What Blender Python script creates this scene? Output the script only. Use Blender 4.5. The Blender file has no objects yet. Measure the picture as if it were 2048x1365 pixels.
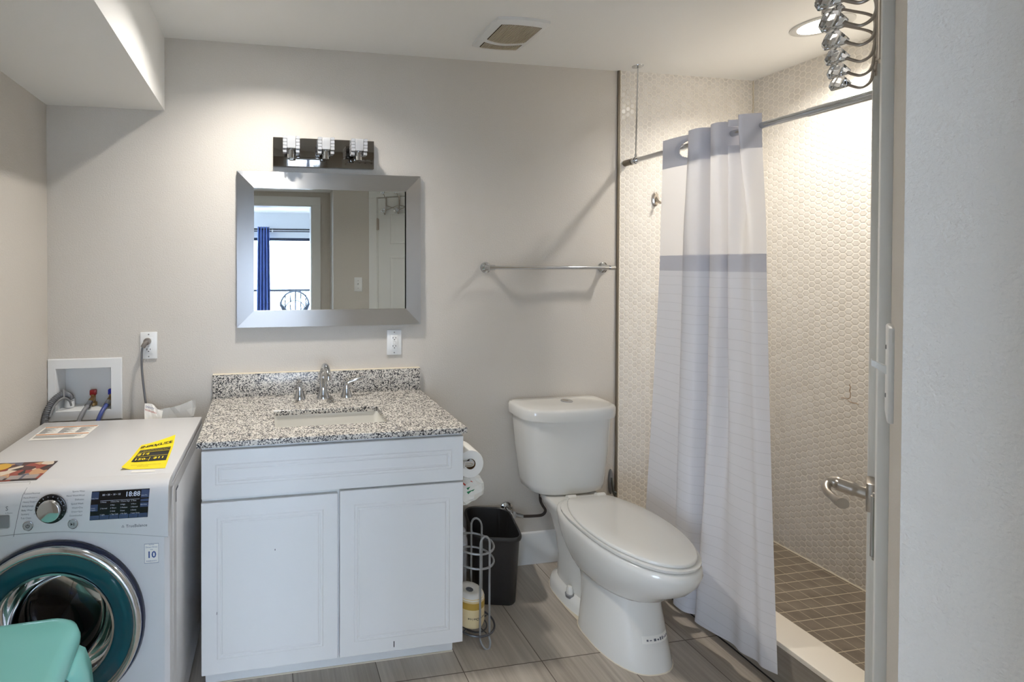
import bpy, bmesh, math, random
from mathutils import Vector, Matrix
random.seed(7)
sc = bpy.context.scene
COL = sc.collection
PI = math.pi

# ------------------------------------------------------------------ camera
F, CX, CY = 986.3245, 692.067, 539.5906          # focal length and principal point in pixels of the 2048x1365 frame
CAM = Vector((0.0, -2.22945, 1.472957))
RT = Vector((0.985958758, -0.166985863, 0.001024326))
UP = Vector((0.000879596, 0.011327344, 0.999935457))
FW = Vector((0.166986688, 0.985894220, -0.011315174))
cd = bpy.data.cameras.new('camera'); cam = bpy.data.objects.new('camera', cd); COL.objects.link(cam)
cd.sensor_width = 36.0; cd.sensor_fit = 'HORIZONTAL'
cd.lens = F * 36.0 / 2048
cd.shift_x = (1024 - CX) / 2048
cd.shift_y = (CY - 682.5) / 2048
cd.clip_start = 0.02
cam.matrix_world = Matrix(((RT.x, UP.x, -FW.x, CAM.x), (RT.y, UP.y, -FW.y, CAM.y), (RT.z, UP.z, -FW.z, CAM.z), (0, 0, 0, 1)))
sc.camera = cam

# ------------------------------------------------------------------ world, exposure
w = bpy.data.worlds.new('sky'); sc.world = w; w.use_nodes = True
bg = w.node_tree.nodes['Background']
bg.inputs[0].default_value = (0.66, 0.79, 1.0, 1)
bg.inputs[1].default_value = 15.2
LAMP_POWER = (570.0, 440.0)                         # emission strength of the main and the shower downlight lens
LAMP_TINT = (1.0, 0.95, 0.88)
sc.view_settings.view_transform = 'Standard'; sc.view_settings.look = 'None'
sc.view_settings.gamma = 1; sc.view_settings.use_curve_mapping = False
sc.view_settings.exposure = 0.15
sc.cycles.use_denoising = True
sc.cycles.max_bounces = 10; sc.cycles.diffuse_bounces = 6; sc.cycles.glossy_bounces = 6
sc.cycles.transmission_bounces = 10; sc.cycles.transparent_max_bounces = 12
sc.cycles.sample_clamp_indirect = 6.0
sc.cycles.caustics_refractive = False; sc.cycles.caustics_reflective = False

# ------------------------------------------------------------------ materials
def lin(c):
    return tuple((x / 255 / 12.92) if x <= 10 else ((x / 255 + .055) / 1.055) ** 2.4 for x in c)
def mat(name, rgb=(200, 200, 200), rough=.5, metal=0.0, **kw):
    m = bpy.data.materials.new(name); m.use_nodes = True
    b = m.node_tree.nodes['Principled BSDF']
    b.inputs['Base Color'].default_value = (*lin(rgb), 1)
    b.inputs['Roughness'].default_value = rough; b.inputs['Metallic'].default_value = metal
    for k, v in kw.items():
        k = k.replace('_', ' ')
        b.inputs[k].default_value = v
    return m
def N(m, t, **kw):
    n = m.node_tree.nodes.new(t)
    for k, v in kw.items(): setattr(n, k, v)
    return n
def L(m, a, b): m.node_tree.links.new(a, b)
def bsdf(m): return m.node_tree.nodes['Principled BSDF']
def math_node(m, op, a, b=None, c=None):
    n = N(m, 'ShaderNodeMath', operation=op)
    for i, q in enumerate((a, b, c)):
        if q is None: continue
        if isinstance(q, (int, float)): n.inputs[i].default_value = q
        else: L(m, q, n.inputs[i])
    return n.outputs[0]
def pos(m): return N(m, 'ShaderNodeNewGeometry').outputs['Position']
def noise(m, vec, scale, detail=2, rough=.5):
    n = N(m, 'ShaderNodeTexNoise'); n.inputs['Scale'].default_value = scale
    n.inputs['Detail'].default_value = detail; n.inputs['Roughness'].default_value = rough
    L(m, vec, n.inputs['Vector']); return n.outputs[0]
def scaled(m, vec, s):
    n = N(m, 'ShaderNodeVectorMath', operation='MULTIPLY'); n.inputs[1].default_value = s
    L(m, vec, n.inputs[0]); return n.outputs[0]
def bump(m, h, strength, dist=.001):
    n = N(m, 'ShaderNodeBump'); n.inputs['Strength'].default_value = strength; n.inputs['Distance'].default_value = dist
    L(m, h, n.inputs['Height']); L(m, n.outputs[0], bsdf(m).inputs['Normal']); return n
def ramp(m, fac, stops, interp='LINEAR'):
    n = N(m, 'ShaderNodeValToRGB'); cr = n.color_ramp; cr.interpolation = interp
    while len(cr.elements) < len(stops): cr.elements.new(.5)
    for e, (p, c) in zip(cr.elements, stops):
        e.position = p; e.color = (*lin(c), 1)
    L(m, fac, n.inputs[0]); return n.outputs[0]
def mix(m, fac, a, b):
    n = N(m, 'ShaderNodeMix', data_type='RGBA')
    for s, q in ((n.inputs[0], fac), (n.inputs[6], a), (n.inputs[7], b)):
        if isinstance(q, (int, float)): s.default_value = q
        elif isinstance(q, tuple): s.default_value = (*lin(q), 1)
        else: L(m, q, s)
    return n.outputs[2]

def paint(name, rgb, tex=.25, rough=.6):
    m = mat(name, rgb, rough)
    p = pos(m)
    h = math_node(m, 'ADD', noise(m, p, 330, 2), math_node(m, 'MULTIPLY', noise(m, p, 140, 1), .8))
    bump(m, h, tex, .002)
    return m
M = {}
M['wall'] = paint('greige_wall_paint', (201, 195, 186), .55)
M['ceiling'] = paint('white_ceiling_paint', (240, 240, 238), .2)
M['white_trim'] = mat('white_trim_paint', (225, 226, 224), .35)
M['living_wall'] = paint('blue_grey_wall_paint', (216, 219, 222), .2)
M['cabinet'] = mat('white_cabinet_paint', (226, 227, 226), .38)
M['ceramic'] = mat('white_glazed_ceramic', (226, 225, 220), .12, Coat_Weight=.3)
M['lamp_trim'] = mat('white_lamp_trim', (200, 200, 198), .5)
M['plastic_white'] = mat('white_plastic', (228, 229, 228), .3)
M['enamel'] = mat('white_enamel', (208, 208, 209), .28)
M['chrome'] = mat('polished_chrome', (205, 208, 212), .08, 1)
M['nickel'] = mat('brushed_nickel', (176, 168, 158), .28, 1)
M['mirror'] = mat('mirror_silver', (226, 230, 230), .01, 1)
M['black_plastic'] = mat('black_plastic', (38, 38, 39), .42)
M['dark'] = mat('dark_cavity', (24, 22, 20), .7)
M['dark_metal'] = mat('dull_bronze', (128, 118, 104), .4, .5)
M['rubber'] = mat('dark_brown_rubber_hose', (48, 40, 36), .4)
M['grey_plastic'] = mat('grey_plastic', (126, 127, 128), .4)
M['grey_hose'] = mat('grey_hose', (128, 129, 133), .4)
M['blue_hose'] = mat('blue_hose', (60, 75, 135), .35)
M['red'] = mat('red_plastic', (150, 20, 24), .35)
M['blue'] = mat('blue_plastic', (24, 40, 165), .35)
M['yellow'] = mat('yellow_paper', (246, 222, 20), .5)
M['ink'] = mat('black_ink', (28, 28, 26), .6)
M['grey_ink'] = mat('grey_ink', (92, 96, 104), .6)
M['paper'] = mat('white_paper', (232, 230, 224), .7)
M['tissue'] = mat('soft_white_tissue', (236, 234, 228), .9)
M['cardboard'] = mat('brown_cardboard', (120, 86, 50), .8)
M['mint'] = mat('mint_green_plastic', (120, 184, 178), .25, Coat_Weight=.3)
M['wire'] = mat('grey_coated_wire', (150, 152, 152), .35, .3)
M['blue_ink'] = mat('blue_ink', (50, 80, 140), .6)
M['orange_ink'] = mat('orange_ink', (214, 140, 80), .6)
M['wrap'] = mat('beige_paper_wrap', (226, 206, 160), .55)
M['gold'] = mat('gold_print', (186, 150, 62), .5)
M['green_ink'] = mat('green_print', (20, 120, 76), .5)
M['red_ink'] = mat('red_print', (190, 60, 40), .5)
M['brass'] = mat('dull_brass', (170, 140, 96), .35, 1)
M['display'] = mat('black_display_glass', (9, 10, 16), .22)
M['display_key'] = mat('blue_grey_touch_keys', (60, 74, 104), .25)
M['lcd'] = mat('white_display_print', (206, 214, 226), .4)
M['navy'] = mat('navy_curtain_fabric', (84, 104, 160), .7)
M['oak'] = mat('pale_floorboards', (196, 188, 178), .5)
M['concrete'] = mat('balcony_concrete', (190, 190, 188), .8)
M['bronze_frame'] = mat('dark_window_frame', (26, 40, 60), .4)
M['rail'] = mat('dark_rail_paint', (22, 26, 32), .6)
M['wicker'] = mat('grey_wicker', (44, 52, 62), .8)
M['caulk'] = mat('cream_caulk', (214, 204, 184), .6)
M['teal_reflection'] = mat('teal_reflection_gloss', (6, 66, 76), .08, Coat_Weight=.5)  # glossy door ring with a teal reflection put into its colour
M['navy_plastic'] = mat('dark_navy_gloss', (28, 34, 58), .15)
M['marble'] = mat('cream_marble_sill', (228, 220, 206), .35)

def glass(name, rgb, rough=.0, ior=1.5):
    m = mat(name, rgb, rough, 0, Transmission_Weight=1.0, IOR=ior); return m
M['shade_crystal'] = mat('milky_crystal', (240, 243, 248), .05, 0, Transmission_Weight=.6, IOR=1.5)
M['crystal'] = glass('clear_crystal', (236, 240, 246), 0, 1.55)
M['window_glass'] = bpy.data.materials.new('thin_window_glass'); _m = M['window_glass']; _m.use_nodes = True
_nt = _m.node_tree; _nt.nodes.remove(_nt.nodes['Principled BSDF'])
_t = N(_m, 'ShaderNodeBsdfTransparent'); _t.inputs[0].default_value = (.95, .98, 1, 1)
_g = N(_m, 'ShaderNodeBsdfGlossy'); _g.inputs['Roughness'].default_value = .02
_x = N(_m, 'ShaderNodeMixShader'); _x.inputs[0].default_value = .06
L(_m, _t.outputs[0], _x.inputs[1]); L(_m, _g.outputs[0], _x.inputs[2]); L(_m, _x.outputs[0], _nt.nodes['Material Output'].inputs[0])
M['door_glass'] = bpy.data.materials.new('smoked_door_glass'); _m = M['door_glass']; _m.use_nodes = True
_nt = _m.node_tree; _nt.nodes.remove(_nt.nodes['Principled BSDF'])
_t = N(_m, 'ShaderNodeBsdfTransparent'); _t.inputs[0].default_value = (.05, .12, .21, 1)
_g = N(_m, 'ShaderNodeBsdfGlossy'); _g.inputs['Roughness'].default_value = .03
_fr = N(_m, 'ShaderNodeFresnel'); _fr.inputs[0].default_value = 1.35
_x = N(_m, 'ShaderNodeMixShader')
L(_m, _fr.outputs[0], _x.inputs[0]); L(_m, _t.outputs[0], _x.inputs[1]); L(_m, _g.outputs[0], _x.inputs[2]); L(_m, _x.outputs[0], _nt.nodes['Material Output'].inputs[0])

def clear_film(name, rgb, alpha):
    m = bpy.data.materials.new(name); m.use_nodes = True
    b = bsdf(m); b.inputs['Base Color'].default_value = (*lin(rgb), 1); b.inputs['Roughness'].default_value = .25
    b.inputs['Alpha'].default_value = alpha
    return m
M['bag_film'] = clear_film('cloudy_plastic_film', (214, 216, 214), .5)

def lamp_mat(name, power):
    m = bpy.data.materials.new(name); m.use_nodes = True
    b = bsdf(m); b.inputs['Base Color'].default_value = (.9, .9, .88, 1)
    b.inputs['Emission Color'].default_value = (*LAMP_TINT, 1); b.inputs['Emission Strength'].default_value = power
    return m

# hexagon mosaic on a wall: u, v are two position axes
def hex_tiles(name, ax, s=.0166):
    m = mat(name, (200, 190, 174), .22)
    sp = N(m, 'ShaderNodeSeparateXYZ'); L(m, pos(m), sp.inputs[0])
    u = math_node(m, 'ADD', sp.outputs[ax], 30 * s * 3); v = math_node(m, 'ADD', sp.outputs['Z'], 10 * s * math.sqrt(3))
    rx, ry = 3 * s, math.sqrt(3) * s
    def cell(du, dv):
        a = math_node(m, 'SUBTRACT', math_node(m, 'MODULO', math_node(m, 'ADD', u, du), rx), rx / 2)
        b = math_node(m, 'SUBTRACT', math_node(m, 'MODULO', math_node(m, 'ADD', v, dv), ry), ry / 2)
        a = math_node(m, 'ABSOLUTE', a); b = math_node(m, 'ABSOLUTE', b)
        return math_node(m, 'MAXIMUM', b, math_node(m, 'ADD', math_node(m, 'MULTIPLY', a, math.cos(PI / 6)), math_node(m, 'MULTIPLY', b, .5)))
    d = math_node(m, 'MINIMUM', cell(0, 0), cell(rx / 2, ry / 2))
    ap = ry / 2
    mr = N(m, 'ShaderNodeMapRange', interpolation_type='SMOOTHSTEP')
    mr.inputs[1].default_value = ap - .0046; mr.inputs[2].default_value = ap - .0012; mr.inputs[3].default_value = 1; mr.inputs[4].default_value = 0
    L(m, d, mr.inputs[0]); tile = mr.outputs[0]
    var = noise(m, pos(m), 22, 1)
    tcol = ramp(m, var, [(.3, (209, 204, 196)), (.7, (220, 216, 209))])
    L(m, mix(m, tile, (228, 223, 214), tcol), bsdf(m).inputs['Base Color'])
    L(m, math_node(m, 'SUBTRACT', .75, math_node(m, 'MULTIPLY', tile, .6)), bsdf(m).inputs['Roughness'])
    bump(m, math_node(m, 'ADD', tile, math_node(m, 'MULTIPLY', noise(m, pos(m), 45, 1), .12)), .6, .0017)
    return m
M['hex_x'] = hex_tiles('cream_hexagon_mosaic_a', 'X'); M['hex_y'] = hex_tiles('cream_hexagon_mosaic_b', 'Y')

def plank_floor(name, tone=1.0, grid=True):
    m = mat(name, (150, 140, 128), .38)
    p = pos(m); sp = N(m, 'ShaderNodeSeparateXYZ'); L(m, p, sp.inputs[0])
    gx = math_node(m, 'DIVIDE', math_node(m, 'SUBTRACT', sp.outputs[0], 1.02 - .305 * 20), .305)
    gy = math_node(m, 'DIVIDE', math_node(m, 'SUBTRACT', sp.outputs[1], -.563 - .61 * 20), .61)
    ix, iy = math_node(m, 'FLOOR', gx), math_node(m, 'FLOOR', gy)
    cb = N(m, 'ShaderNodeCombineXYZ'); L(m, ix, cb.inputs[0]); L(m, iy, cb.inputs[1])
    wn = N(m, 'ShaderNodeTexWhiteNoise'); L(m, cb.outputs[0], wn.inputs['Vector'])
    off = N(m, 'ShaderNodeVectorMath', operation='MULTIPLY_ADD'); L(m, wn.outputs['Color'], off.inputs[0]); off.inputs[1].default_value = (9, 9, 9); L(m, scaled(m, p, (75, 2.6, 75)), off.inputs[2])
    g1 = noise(m, off.outputs[0], 1.0, 5, .6)
    off2 = N(m, 'ShaderNodeVectorMath', operation='MULTIPLY_ADD'); L(m, wn.outputs['Color'], off2.inputs[0]); off2.inputs[1].default_value = (5, 5, 5); L(m, scaled(m, p, (16, 1.2, 16)), off2.inputs[2])
    g2 = noise(m, off2.outputs[0], 1.0, 3)
    g = math_node(m, 'ADD', math_node(m, 'MULTIPLY', g1, .6), math_node(m, 'MULTIPLY', g2, .4))
    g = math_node(m, 'ADD', g, math_node(m, 'MULTIPLY', math_node(m, 'SUBTRACT', wn.outputs['Value'], .5), .12))
    k = lambda c: tuple(x * tone for x in c)
    col = ramp(m, g, [(.30, k((150, 140, 128))), (.50, k((174, 164, 151))), (.72, k((196, 187, 174)))])
    def line(q, size):
        f = math_node(m, 'FRACT', q)
        e = math_node(m, 'MINIMUM', f, math_node(m, 'SUBTRACT', 1, f))
        return math_node(m, 'LESS_THAN', math_node(m, 'MULTIPLY', e, size), .0016)
    if grid:
        ln = math_node(m, 'MAXIMUM', line(gx, .305), line(gy, .61))
        col = mix(m, ln, col, k((92, 82, 72)))
        bump(m, math_node(m, 'SUBTRACT', math_node(m, 'MULTIPLY', g1, .2), ln), .3, .001)
    L(m, col, bsdf(m).inputs['Base Color'])
    return m
M['floor'] = plank_floor('wood_look_floor_tile'); M['curb_tile'] = plank_floor('wood_look_curb_tile', .86, False)

def shower_tiles(name):
    m = mat(name, (120, 110, 98), .4)
    sp = N(m, 'ShaderNodeSeparateXYZ'); L(m, pos(m), sp.inputs[0])
    def line(axis, size, o, wd):
        f = math_node(m, 'FRACT', math_node(m, 'DIVIDE', math_node(m, 'ADD', sp.outputs[axis], o + 20 * size), size))
        e = math_node(m, 'MINIMUM', f, math_node(m, 'SUBTRACT', 1, f))
        return math_node(m, 'LESS_THAN', math_node(m, 'MULTIPLY', e, size), wd)
    ln = math_node(m, 'MAXIMUM', line(0, .0655, .01, .0011), line(1, .0515, .005, .0017))
    col = ramp(m, noise(m, pos(m), 14, 2), [(.3, (112, 101, 88)), (.7, (132, 121, 107))])
    L(m, mix(m, ln, col, (190, 176, 152)), bsdf(m).inputs['Base Color'])
    bump(m, math_node(m, 'SUBTRACT', 1, ln), .4, .001)
    return m
M['shower_floor'] = shower_tiles('taupe_shower_mosaic')

def granite(name):
    m = mat(name, (200, 196, 190), .27)
    p = pos(m)
    nz = N(m, 'ShaderNodeTexNoise'); nz.inputs['Scale'].default_value = 120; L(m, p, nz.inputs['Vector'])
    dv = N(m, 'ShaderNodeVectorMath', operation='MULTIPLY_ADD'); L(m, nz.outputs['Color'], dv.inputs[0]); dv.inputs[1].default_value = (.008, .008, .008); L(m, p, dv.inputs[2])
    v = N(m, 'ShaderNodeTexVoronoi'); v.inputs['Scale'].default_value = 290; L(m, dv.outputs[0], v.inputs['Vector'])
    sx = N(m, 'ShaderNodeSeparateXYZ'); L(m, v.outputs['Color'], sx.inputs[0])
    big = noise(m, p, 26, 2)
    q = math_node(m, 'ADD', sx.outputs[0], math_node(m, 'MULTIPLY', math_node(m, 'SUBTRACT', big, .5), .55))
    c = ramp(m, q, [(0, (44, 44, 48)), (.18, (92, 91, 93)), (.34, (150, 147, 142)), (.48, (206, 201, 192)), (.8, (220, 215, 206))], 'CONSTANT')
    L(m, c, bsdf(m).inputs['Base Color']); return m
M['granite'] = granite('speckled_granite')

def brushed(name, rgb, rough, s, tang):
    m = mat(name, rgb, rough, 1, Anisotropic=.85)
    h = noise(m, scaled(m, pos(m), s), 1.0, 3)
    L(m, math_node(m, 'ADD', rough - .05, math_node(m, 'MULTIPLY', h, .1)), bsdf(m).inputs['Roughness'])
    cx = N(m, 'ShaderNodeCombineXYZ')
    for i in range(3): cx.inputs[i].default_value = tang[i]
    L(m, cx.outputs[0], bsdf(m).inputs['Tangent']); return m
M['steel_h'] = brushed('brushed_steel_rail', (196, 196, 196), .30, (5, 500, 500), (0, 0, 1)); M['steel_v'] = brushed('brushed_steel_stile', (196, 196, 196), .30, (500, 500, 5), (1, 0, 0))

def fabric(name, rgb, transl, transp, lines=0):
    m = bpy.data.materials.new(name); m.use_nodes = True; nt = m.node_tree
    nt.nodes.remove(nt.nodes['Principled BSDF'])
    d = N(m, 'ShaderNodeBsdfDiffuse'); t = N(m, 'ShaderNodeBsdfTranslucent')
    for n in (d, t): n.inputs[0].default_value = (*lin(rgb), 1)
    if lines:
        sp = N(m, 'ShaderNodeSeparateXYZ'); L(m, pos(m), sp.inputs[0])
        wob = math_node(m, 'MULTIPLY', noise(m, pos(m), 9, 1), .012)
        f = math_node(m, 'FRACT', math_node(m, 'DIVIDE', math_node(m, 'ADD', sp.outputs[2], math_node(m, 'ADD', wob, 1)), .0385))
        ln = math_node(m, 'LESS_THAN', f, .055)
        c = mix(m, ln, rgb, tuple(x * .945 for x in rgb)); L(m, c, d.inputs[0]); L(m, c, t.inputs[0])
    x = N(m, 'ShaderNodeMixShader'); x.inputs[0].default_value = transl
    L(m, d.outputs[0], x.inputs[1]); L(m, t.outputs[0], x.inputs[2]); out = x.outputs[0]
    if transp:
        tr = N(m, 'ShaderNodeBsdfTransparent'); y = N(m, 'ShaderNodeMixShader'); y.inputs[0].default_value = transp
        L(m, out, y.inputs[1]); L(m, tr.outputs[0], y.inputs[2]); out = y.outputs[0]
    L(m, out, nt.nodes['Material Output'].inputs[0]); return m
M['curtain_body'] = fabric('white_striped_curtain_cloth', (226, 226, 230), .22, 0, 1)
M['curtain_header'] = fabric('white_header_cloth', (206, 205, 211), .10, 0)
M['curtain_sheer'] = fabric('sheer_voile', (234, 233, 234), .42, .14)

def drum_mat(name):
    m = mat(name, (150, 160, 172), .22, 1)
    tc = N(m, 'ShaderNodeTexCoord')
    v = N(m, 'ShaderNodeTexVoronoi'); v.inputs['Scale'].default_value = 34; v.inputs['Randomness'].default_value = .15; L(m, tc.outputs['Object'], v.inputs['Vector'])
    hole = math_node(m, 'LESS_THAN', v.outputs['Distance'], .26)
    L(m, mix(m, hole, (96, 118, 150), (6, 8, 12)), bsdf(m).inputs['Base Color'])
    L(m, math_node(m, 'SUBTRACT', 1, hole), bsdf(m).inputs['Metallic'])
    bump(m, v.outputs['Distance'], .8, .004); return m
M['drum'] = drum_mat('perforated_steel_drum')
def photo_print(name):
    m = mat(name, (60, 44, 44), .3)
    v = N(m, 'ShaderNodeTexVoronoi'); v.inputs['Scale'].default_value = 38; L(m, pos(m), v.inputs['Vector'])
    sx = N(m, 'ShaderNodeSeparateXYZ'); L(m, v.outputs['Color'], sx.inputs[0])
    L(m, ramp(m, sx.outputs[0], [(0, (40, 30, 34)), (.3, (74, 44, 44)), (.5, (150, 66, 52)), (.68, (196, 150, 110)), (.82, (90, 92, 110)), (.92, (216, 200, 180))], 'CONSTANT'), bsdf(m).inputs['Base Color'])
    return m
M['photo'] = photo_print('printed_photo_collage')

# ------------------------------------------------------------------ mesh helpers
class MB:
    """collects faces for ONE mesh; mi is the material slot of what is added next"""
    def __init__(s): s.bm = bmesh.new(); s.mi = 0; s.T = Matrix.Identity(4)
    def _v(s, p): return s.bm.verts.new(s.T @ Vector(p))
    def face(s, vs):
        try: f = s.bm.faces.new(vs)
        except ValueError: return None
        f.material_index = s.mi; return f
    def poly(s, pts): return s.face([s._v(p) for p in pts])
    def box(s, x0, x1, y0, y1, z0, z1, bev=0, seg=2):
        t = bmesh.new(); bmesh.ops.create_cube(t, size=1)
        for v in t.verts: v.co = Vector(((x0 + x1) / 2 + v.co.x * (x1 - x0), (y0 + y1) / 2 + v.co.y * (y1 - y0), (z0 + z1) / 2 + v.co.z * (z1 - z0)))
        if bev: bmesh.ops.bevel(t, geom=t.edges[:], offset=bev, segments=seg, profile=.5, affect='EDGES')
        s.add(t); t.free(); return s
    def add(s, t):
        mp = {v: s._v(v.co) for v in t.verts}
        for f in t.faces: s.face([mp[v] for v in f.verts])
    def loft(s, rings, cap0=True, cap1=True, closed=True):
        R = [[s._v(p) for p in r] for r in rings]; n = len(R[0])
        for a, b in zip(R, R[1:]):
            for i in range(n if closed else n - 1):
                j = (i + 1) % n; s.face([a[i], a[j], b[j], b[i]])
        if cap0: s.face(R[0][::-1])
        if cap1: s.face(R[-1])
        return s
    def tube(s, pts, r, seg=10, closed=False, caps=True):
        pts = [Vector(p) for p in pts]; n = len(pts)
        rr = r if isinstance(r, (list, tuple)) else [r] * n
        tan = []
        for i in range(n):
            a = pts[i - 1] if (i > 0 or closed) else pts[i]; b = pts[(i + 1) % n] if (i < n - 1 or closed) else pts[i]
            tan.append((b - a).normalized())
        up = Vector((0, 0, 1)) if abs(tan[0].z) < .9 else Vector((1, 0, 0))
        nx = tan[0].cross(up).normalized(); rings = []
        for i in range(n):
            nx = (nx - tan[i] * nx.dot(tan[i])).normalized(); ny = tan[i].cross(nx)
            rings.append([pts[i] + (nx * math.cos(2 * PI * k / seg) + ny * math.sin(2 * PI * k / seg)) * rr[i] for k in range(seg)])
        if closed: rings.append(rings[0])
        if closed:
            R = [[s._v(p) for p in q] for q in rings[:-1]]
            for i in range(n):
                a, b = R[i], R[(i + 1) % n]
                for k in range(seg): s.face([a[k], a[(k + 1) % seg], b[(k + 1) % seg], b[k]])
        else: s.loft(rings, caps, caps)
        return s
    def lathe(s, prof, c=(0, 0, 0), axis='z', seg=32, caps=True):
        A = {'z': (Vector((1, 0, 0)), Vector((0, 1, 0)), Vector((0, 0, 1))), 'x': (Vector((0, 1, 0)), Vector((0, 0, 1)), Vector((1, 0, 0))), 'y': (Vector((0, 0, 1)), Vector((1, 0, 0)), Vector((0, 1, 0)))}
        e1, e2, e3 = A[axis] if isinstance(axis, str) else axis
        c = Vector(c)
        s.loft([[c + (e1 * math.cos(2 * PI * k / seg) + e2 * math.sin(2 * PI * k / seg)) * max(r, 1e-5) + e3 * h for k in range(seg)] for r, h in prof], caps, caps)
        return s
    def text(s, txt, size, P, ex, ey, align='CENTER', bold=0.0):
        cu = bpy.data.curves.new('t', 'FONT'); cu.body = txt; cu.size = size; cu.align_x = align; cu.align_y = 'CENTER'; cu.resolution_u = 2; cu.offset = bold
        ob = bpy.data.objects.new('t', cu); COL.objects.link(ob)
        bpy.context.view_layer.update()
        me = bpy.data.meshes.new_from_object(ob.evaluated_get(bpy.context.evaluated_depsgraph_get()))
        bpy.data.objects.remove(ob); bpy.data.curves.remove(cu)
        ex, ey, P = Vector(ex), Vector(ey), Vector(P)
        vs = [s._v(P + ex * v.co.x + ey * v.co.y) for v in me.vertices]
        for f in me.polygons: s.face([vs[i] for i in f.vertices])
        bpy.data.meshes.remove(me); return s

ORI = {}
def obj(name, mb, mats, parent=None, sharp=35, loc=None, flat=False, fix=True):
    """links the collected faces as ONE mesh object, in world coordinates, under parent"""
    bm = mb.bm
    if fix: bmesh.ops.recalc_face_normals(bm, faces=bm.faces[:])
    for f in bm.faces: f.smooth = not flat
    for e in bm.edges:
        if len(e.link_faces) == 2 and e.calc_face_angle(0) > math.radians(sharp): e.smooth = False
    o0 = Vector(loc) if loc is not None else (ORI[parent.name] if parent else Vector((0, 0, 0)))
    bmesh.ops.translate(bm, verts=bm.verts[:], vec=-o0)
    me = bpy.data.meshes.new(name); bm.to_mesh(me); bm.free()
    for m in (mats if isinstance(mats, (list, tuple)) else [mats]): me.materials.append(M[m] if isinstance(m, str) else m)
    o = bpy.data.objects.new(name, me); COL.objects.link(o)
    if parent: o.parent = parent; o.location = o0 - ORI[parent.name]
    else: o.location = o0
    ORI[o.name] = o0
    return o
def tag(o, label, cat, group=None):
    o['label'] = label; o['category'] = cat
    if group: o['group'] = group
    return o
def thing(name, label, cat, loc, group=None):
    o = bpy.data.objects.new(name, None); COL.objects.link(o); o.location = loc; o.empty_display_size = .05
    ORI[o.name] = Vector(loc); return tag(o, label, cat, group)
def struct(name, mb, mats, parent=None, **kw):
    o = obj(name, mb, mats, parent, **kw); o['kind'] = 'structure'; return o
def dup(root, loc, label, group):
    r = root.copy(); COL.objects.link(r); r.location = loc; r['label'] = label
    if group: r['group'] = group
    for ch in list(root.children):
        c = ch.copy(); COL.objects.link(c); c.parent = r
        for g in list(ch.children):
            d = g.copy(); COL.objects.link(d); d.parent = c
    return r
def arc(c, r, a0, a1, n, ex=Vector((1, 0, 0)), ey=Vector((0, 0, 1))):
    c = Vector(c); return [c + (ex * math.cos(a0 + (a1 - a0) * i / n) + ey * math.sin(a0 + (a1 - a0) * i / n)) * r for i in range(n + 1)]
def smooth_path(pts, n=8):
    pts = [Vector(p) for p in pts]; out = []
    for i in range(len(pts) - 1):
        p0, p1, p2, p3 = pts[max(i - 1, 0)], pts[i], pts[i + 1], pts[min(i + 2, len(pts) - 1)]
        for k in range(n):
            t = k / n
            out.append(.5 * ((2 * p1) + (p2 - p0) * t + (2 * p0 - 5 * p1 + 4 * p2 - p3) * t * t + (3 * p1 - p0 - 3 * p2 + p3) * t ** 3))
    out.append(pts[-1]); return out
def rrect(x0, x1, y0, y1, r, z, n=6):
    out = []
    for cx, cy, a in ((x1 - r, y1 - r, 0), (x0 + r, y1 - r, PI / 2), (x0 + r, y0 + r, PI), (x1 - r, y0 + r, 1.5 * PI)):
        for k in range(n + 1):
            t = a + PI / 2 * k / n; out.append((cx + r * math.cos(t), cy + r * math.sin(t), z))
    return out

# ------------------------------------------------------------------ diagonal door wall frame: r along the wall, e out into the room
PHI = math.radians(55.77)
DV = Vector((math.sin(PHI), math.cos(PHI), 0)); NV = Vector((-math.cos(PHI), math.sin(PHI), 0))
FOOT = Vector((.01744, -2.25508, 0))
def D(r, e, z): return FOOT + DV * r + NV * e + Vector((0, 0, z))
TD = Matrix(((DV.x, NV.x, 0, FOOT.x), (DV.y, NV.y, 0, FOOT.y), (0, 0, 1, 0), (0, 0, 0, 1)))

# ------------------------------------------------------------------ the room
XL, XR, ZC = -.8827, 2.561, 2.445
XS, ZS = -.4144, 2.132                                   # left soffit
XT = 1.768                                               # where the mosaic starts on the back wall
YD = -2.08                                               # doorway wall
R0 = .68; CORNER = D(R0, .003, 0)                           # outer corner of the diagonal wall
XE, YE = 1.95, None
RE = (XE - FOOT.x) / DV.x; YE = D(RE, 0, 0).y            # where the diagonal wall meets the shower
b = MB(); b.box(XL - .1, 2.7, -2.25, .12, -.06, 0); struct('floor', b, 'floor')
# back wall with the hole of the washer box
BX0, BX1, BZ0, BZ1 = -.85, -.632, .855, 1.035
b = MB()
for q in ((XL - .1, BX0, 0, 2.6), (BX1, XT, 0, 2.6), (BX0, BX1, 0, BZ0), (BX0, BX1, BZ1, 2.6)): b.box(q[0], q[1], 0, .11, q[2], q[3])
bmesh.ops.remove_doubles(b.bm, verts=b.bm.verts[:], dist=1e-5)
struct('wall_back', b, 'wall')
b = MB(); b.box(XT, XR + .1, -.006, .11, 0, 2.6); struct('wall_shower_back', b, 'hex_x')
b = MB(); b.box(XR, XR + .1, YE - .1, .0, 0, 2.6); wall_r = struct('wall_right', b, 'hex_y')
b = MB(); b.box(XE, XR, YE - .1, YE, 0, 2.6); struct('wall_shower_front', b, 'hex_x')
b = MB(); b.box(XL - .1, XL, -2.2, 0, 0, 2.6); struct('wall_left', b, 'wall')
LAMPS = ((2.235, -.57), (.045, -.51)); LR_OPEN = .074
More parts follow.
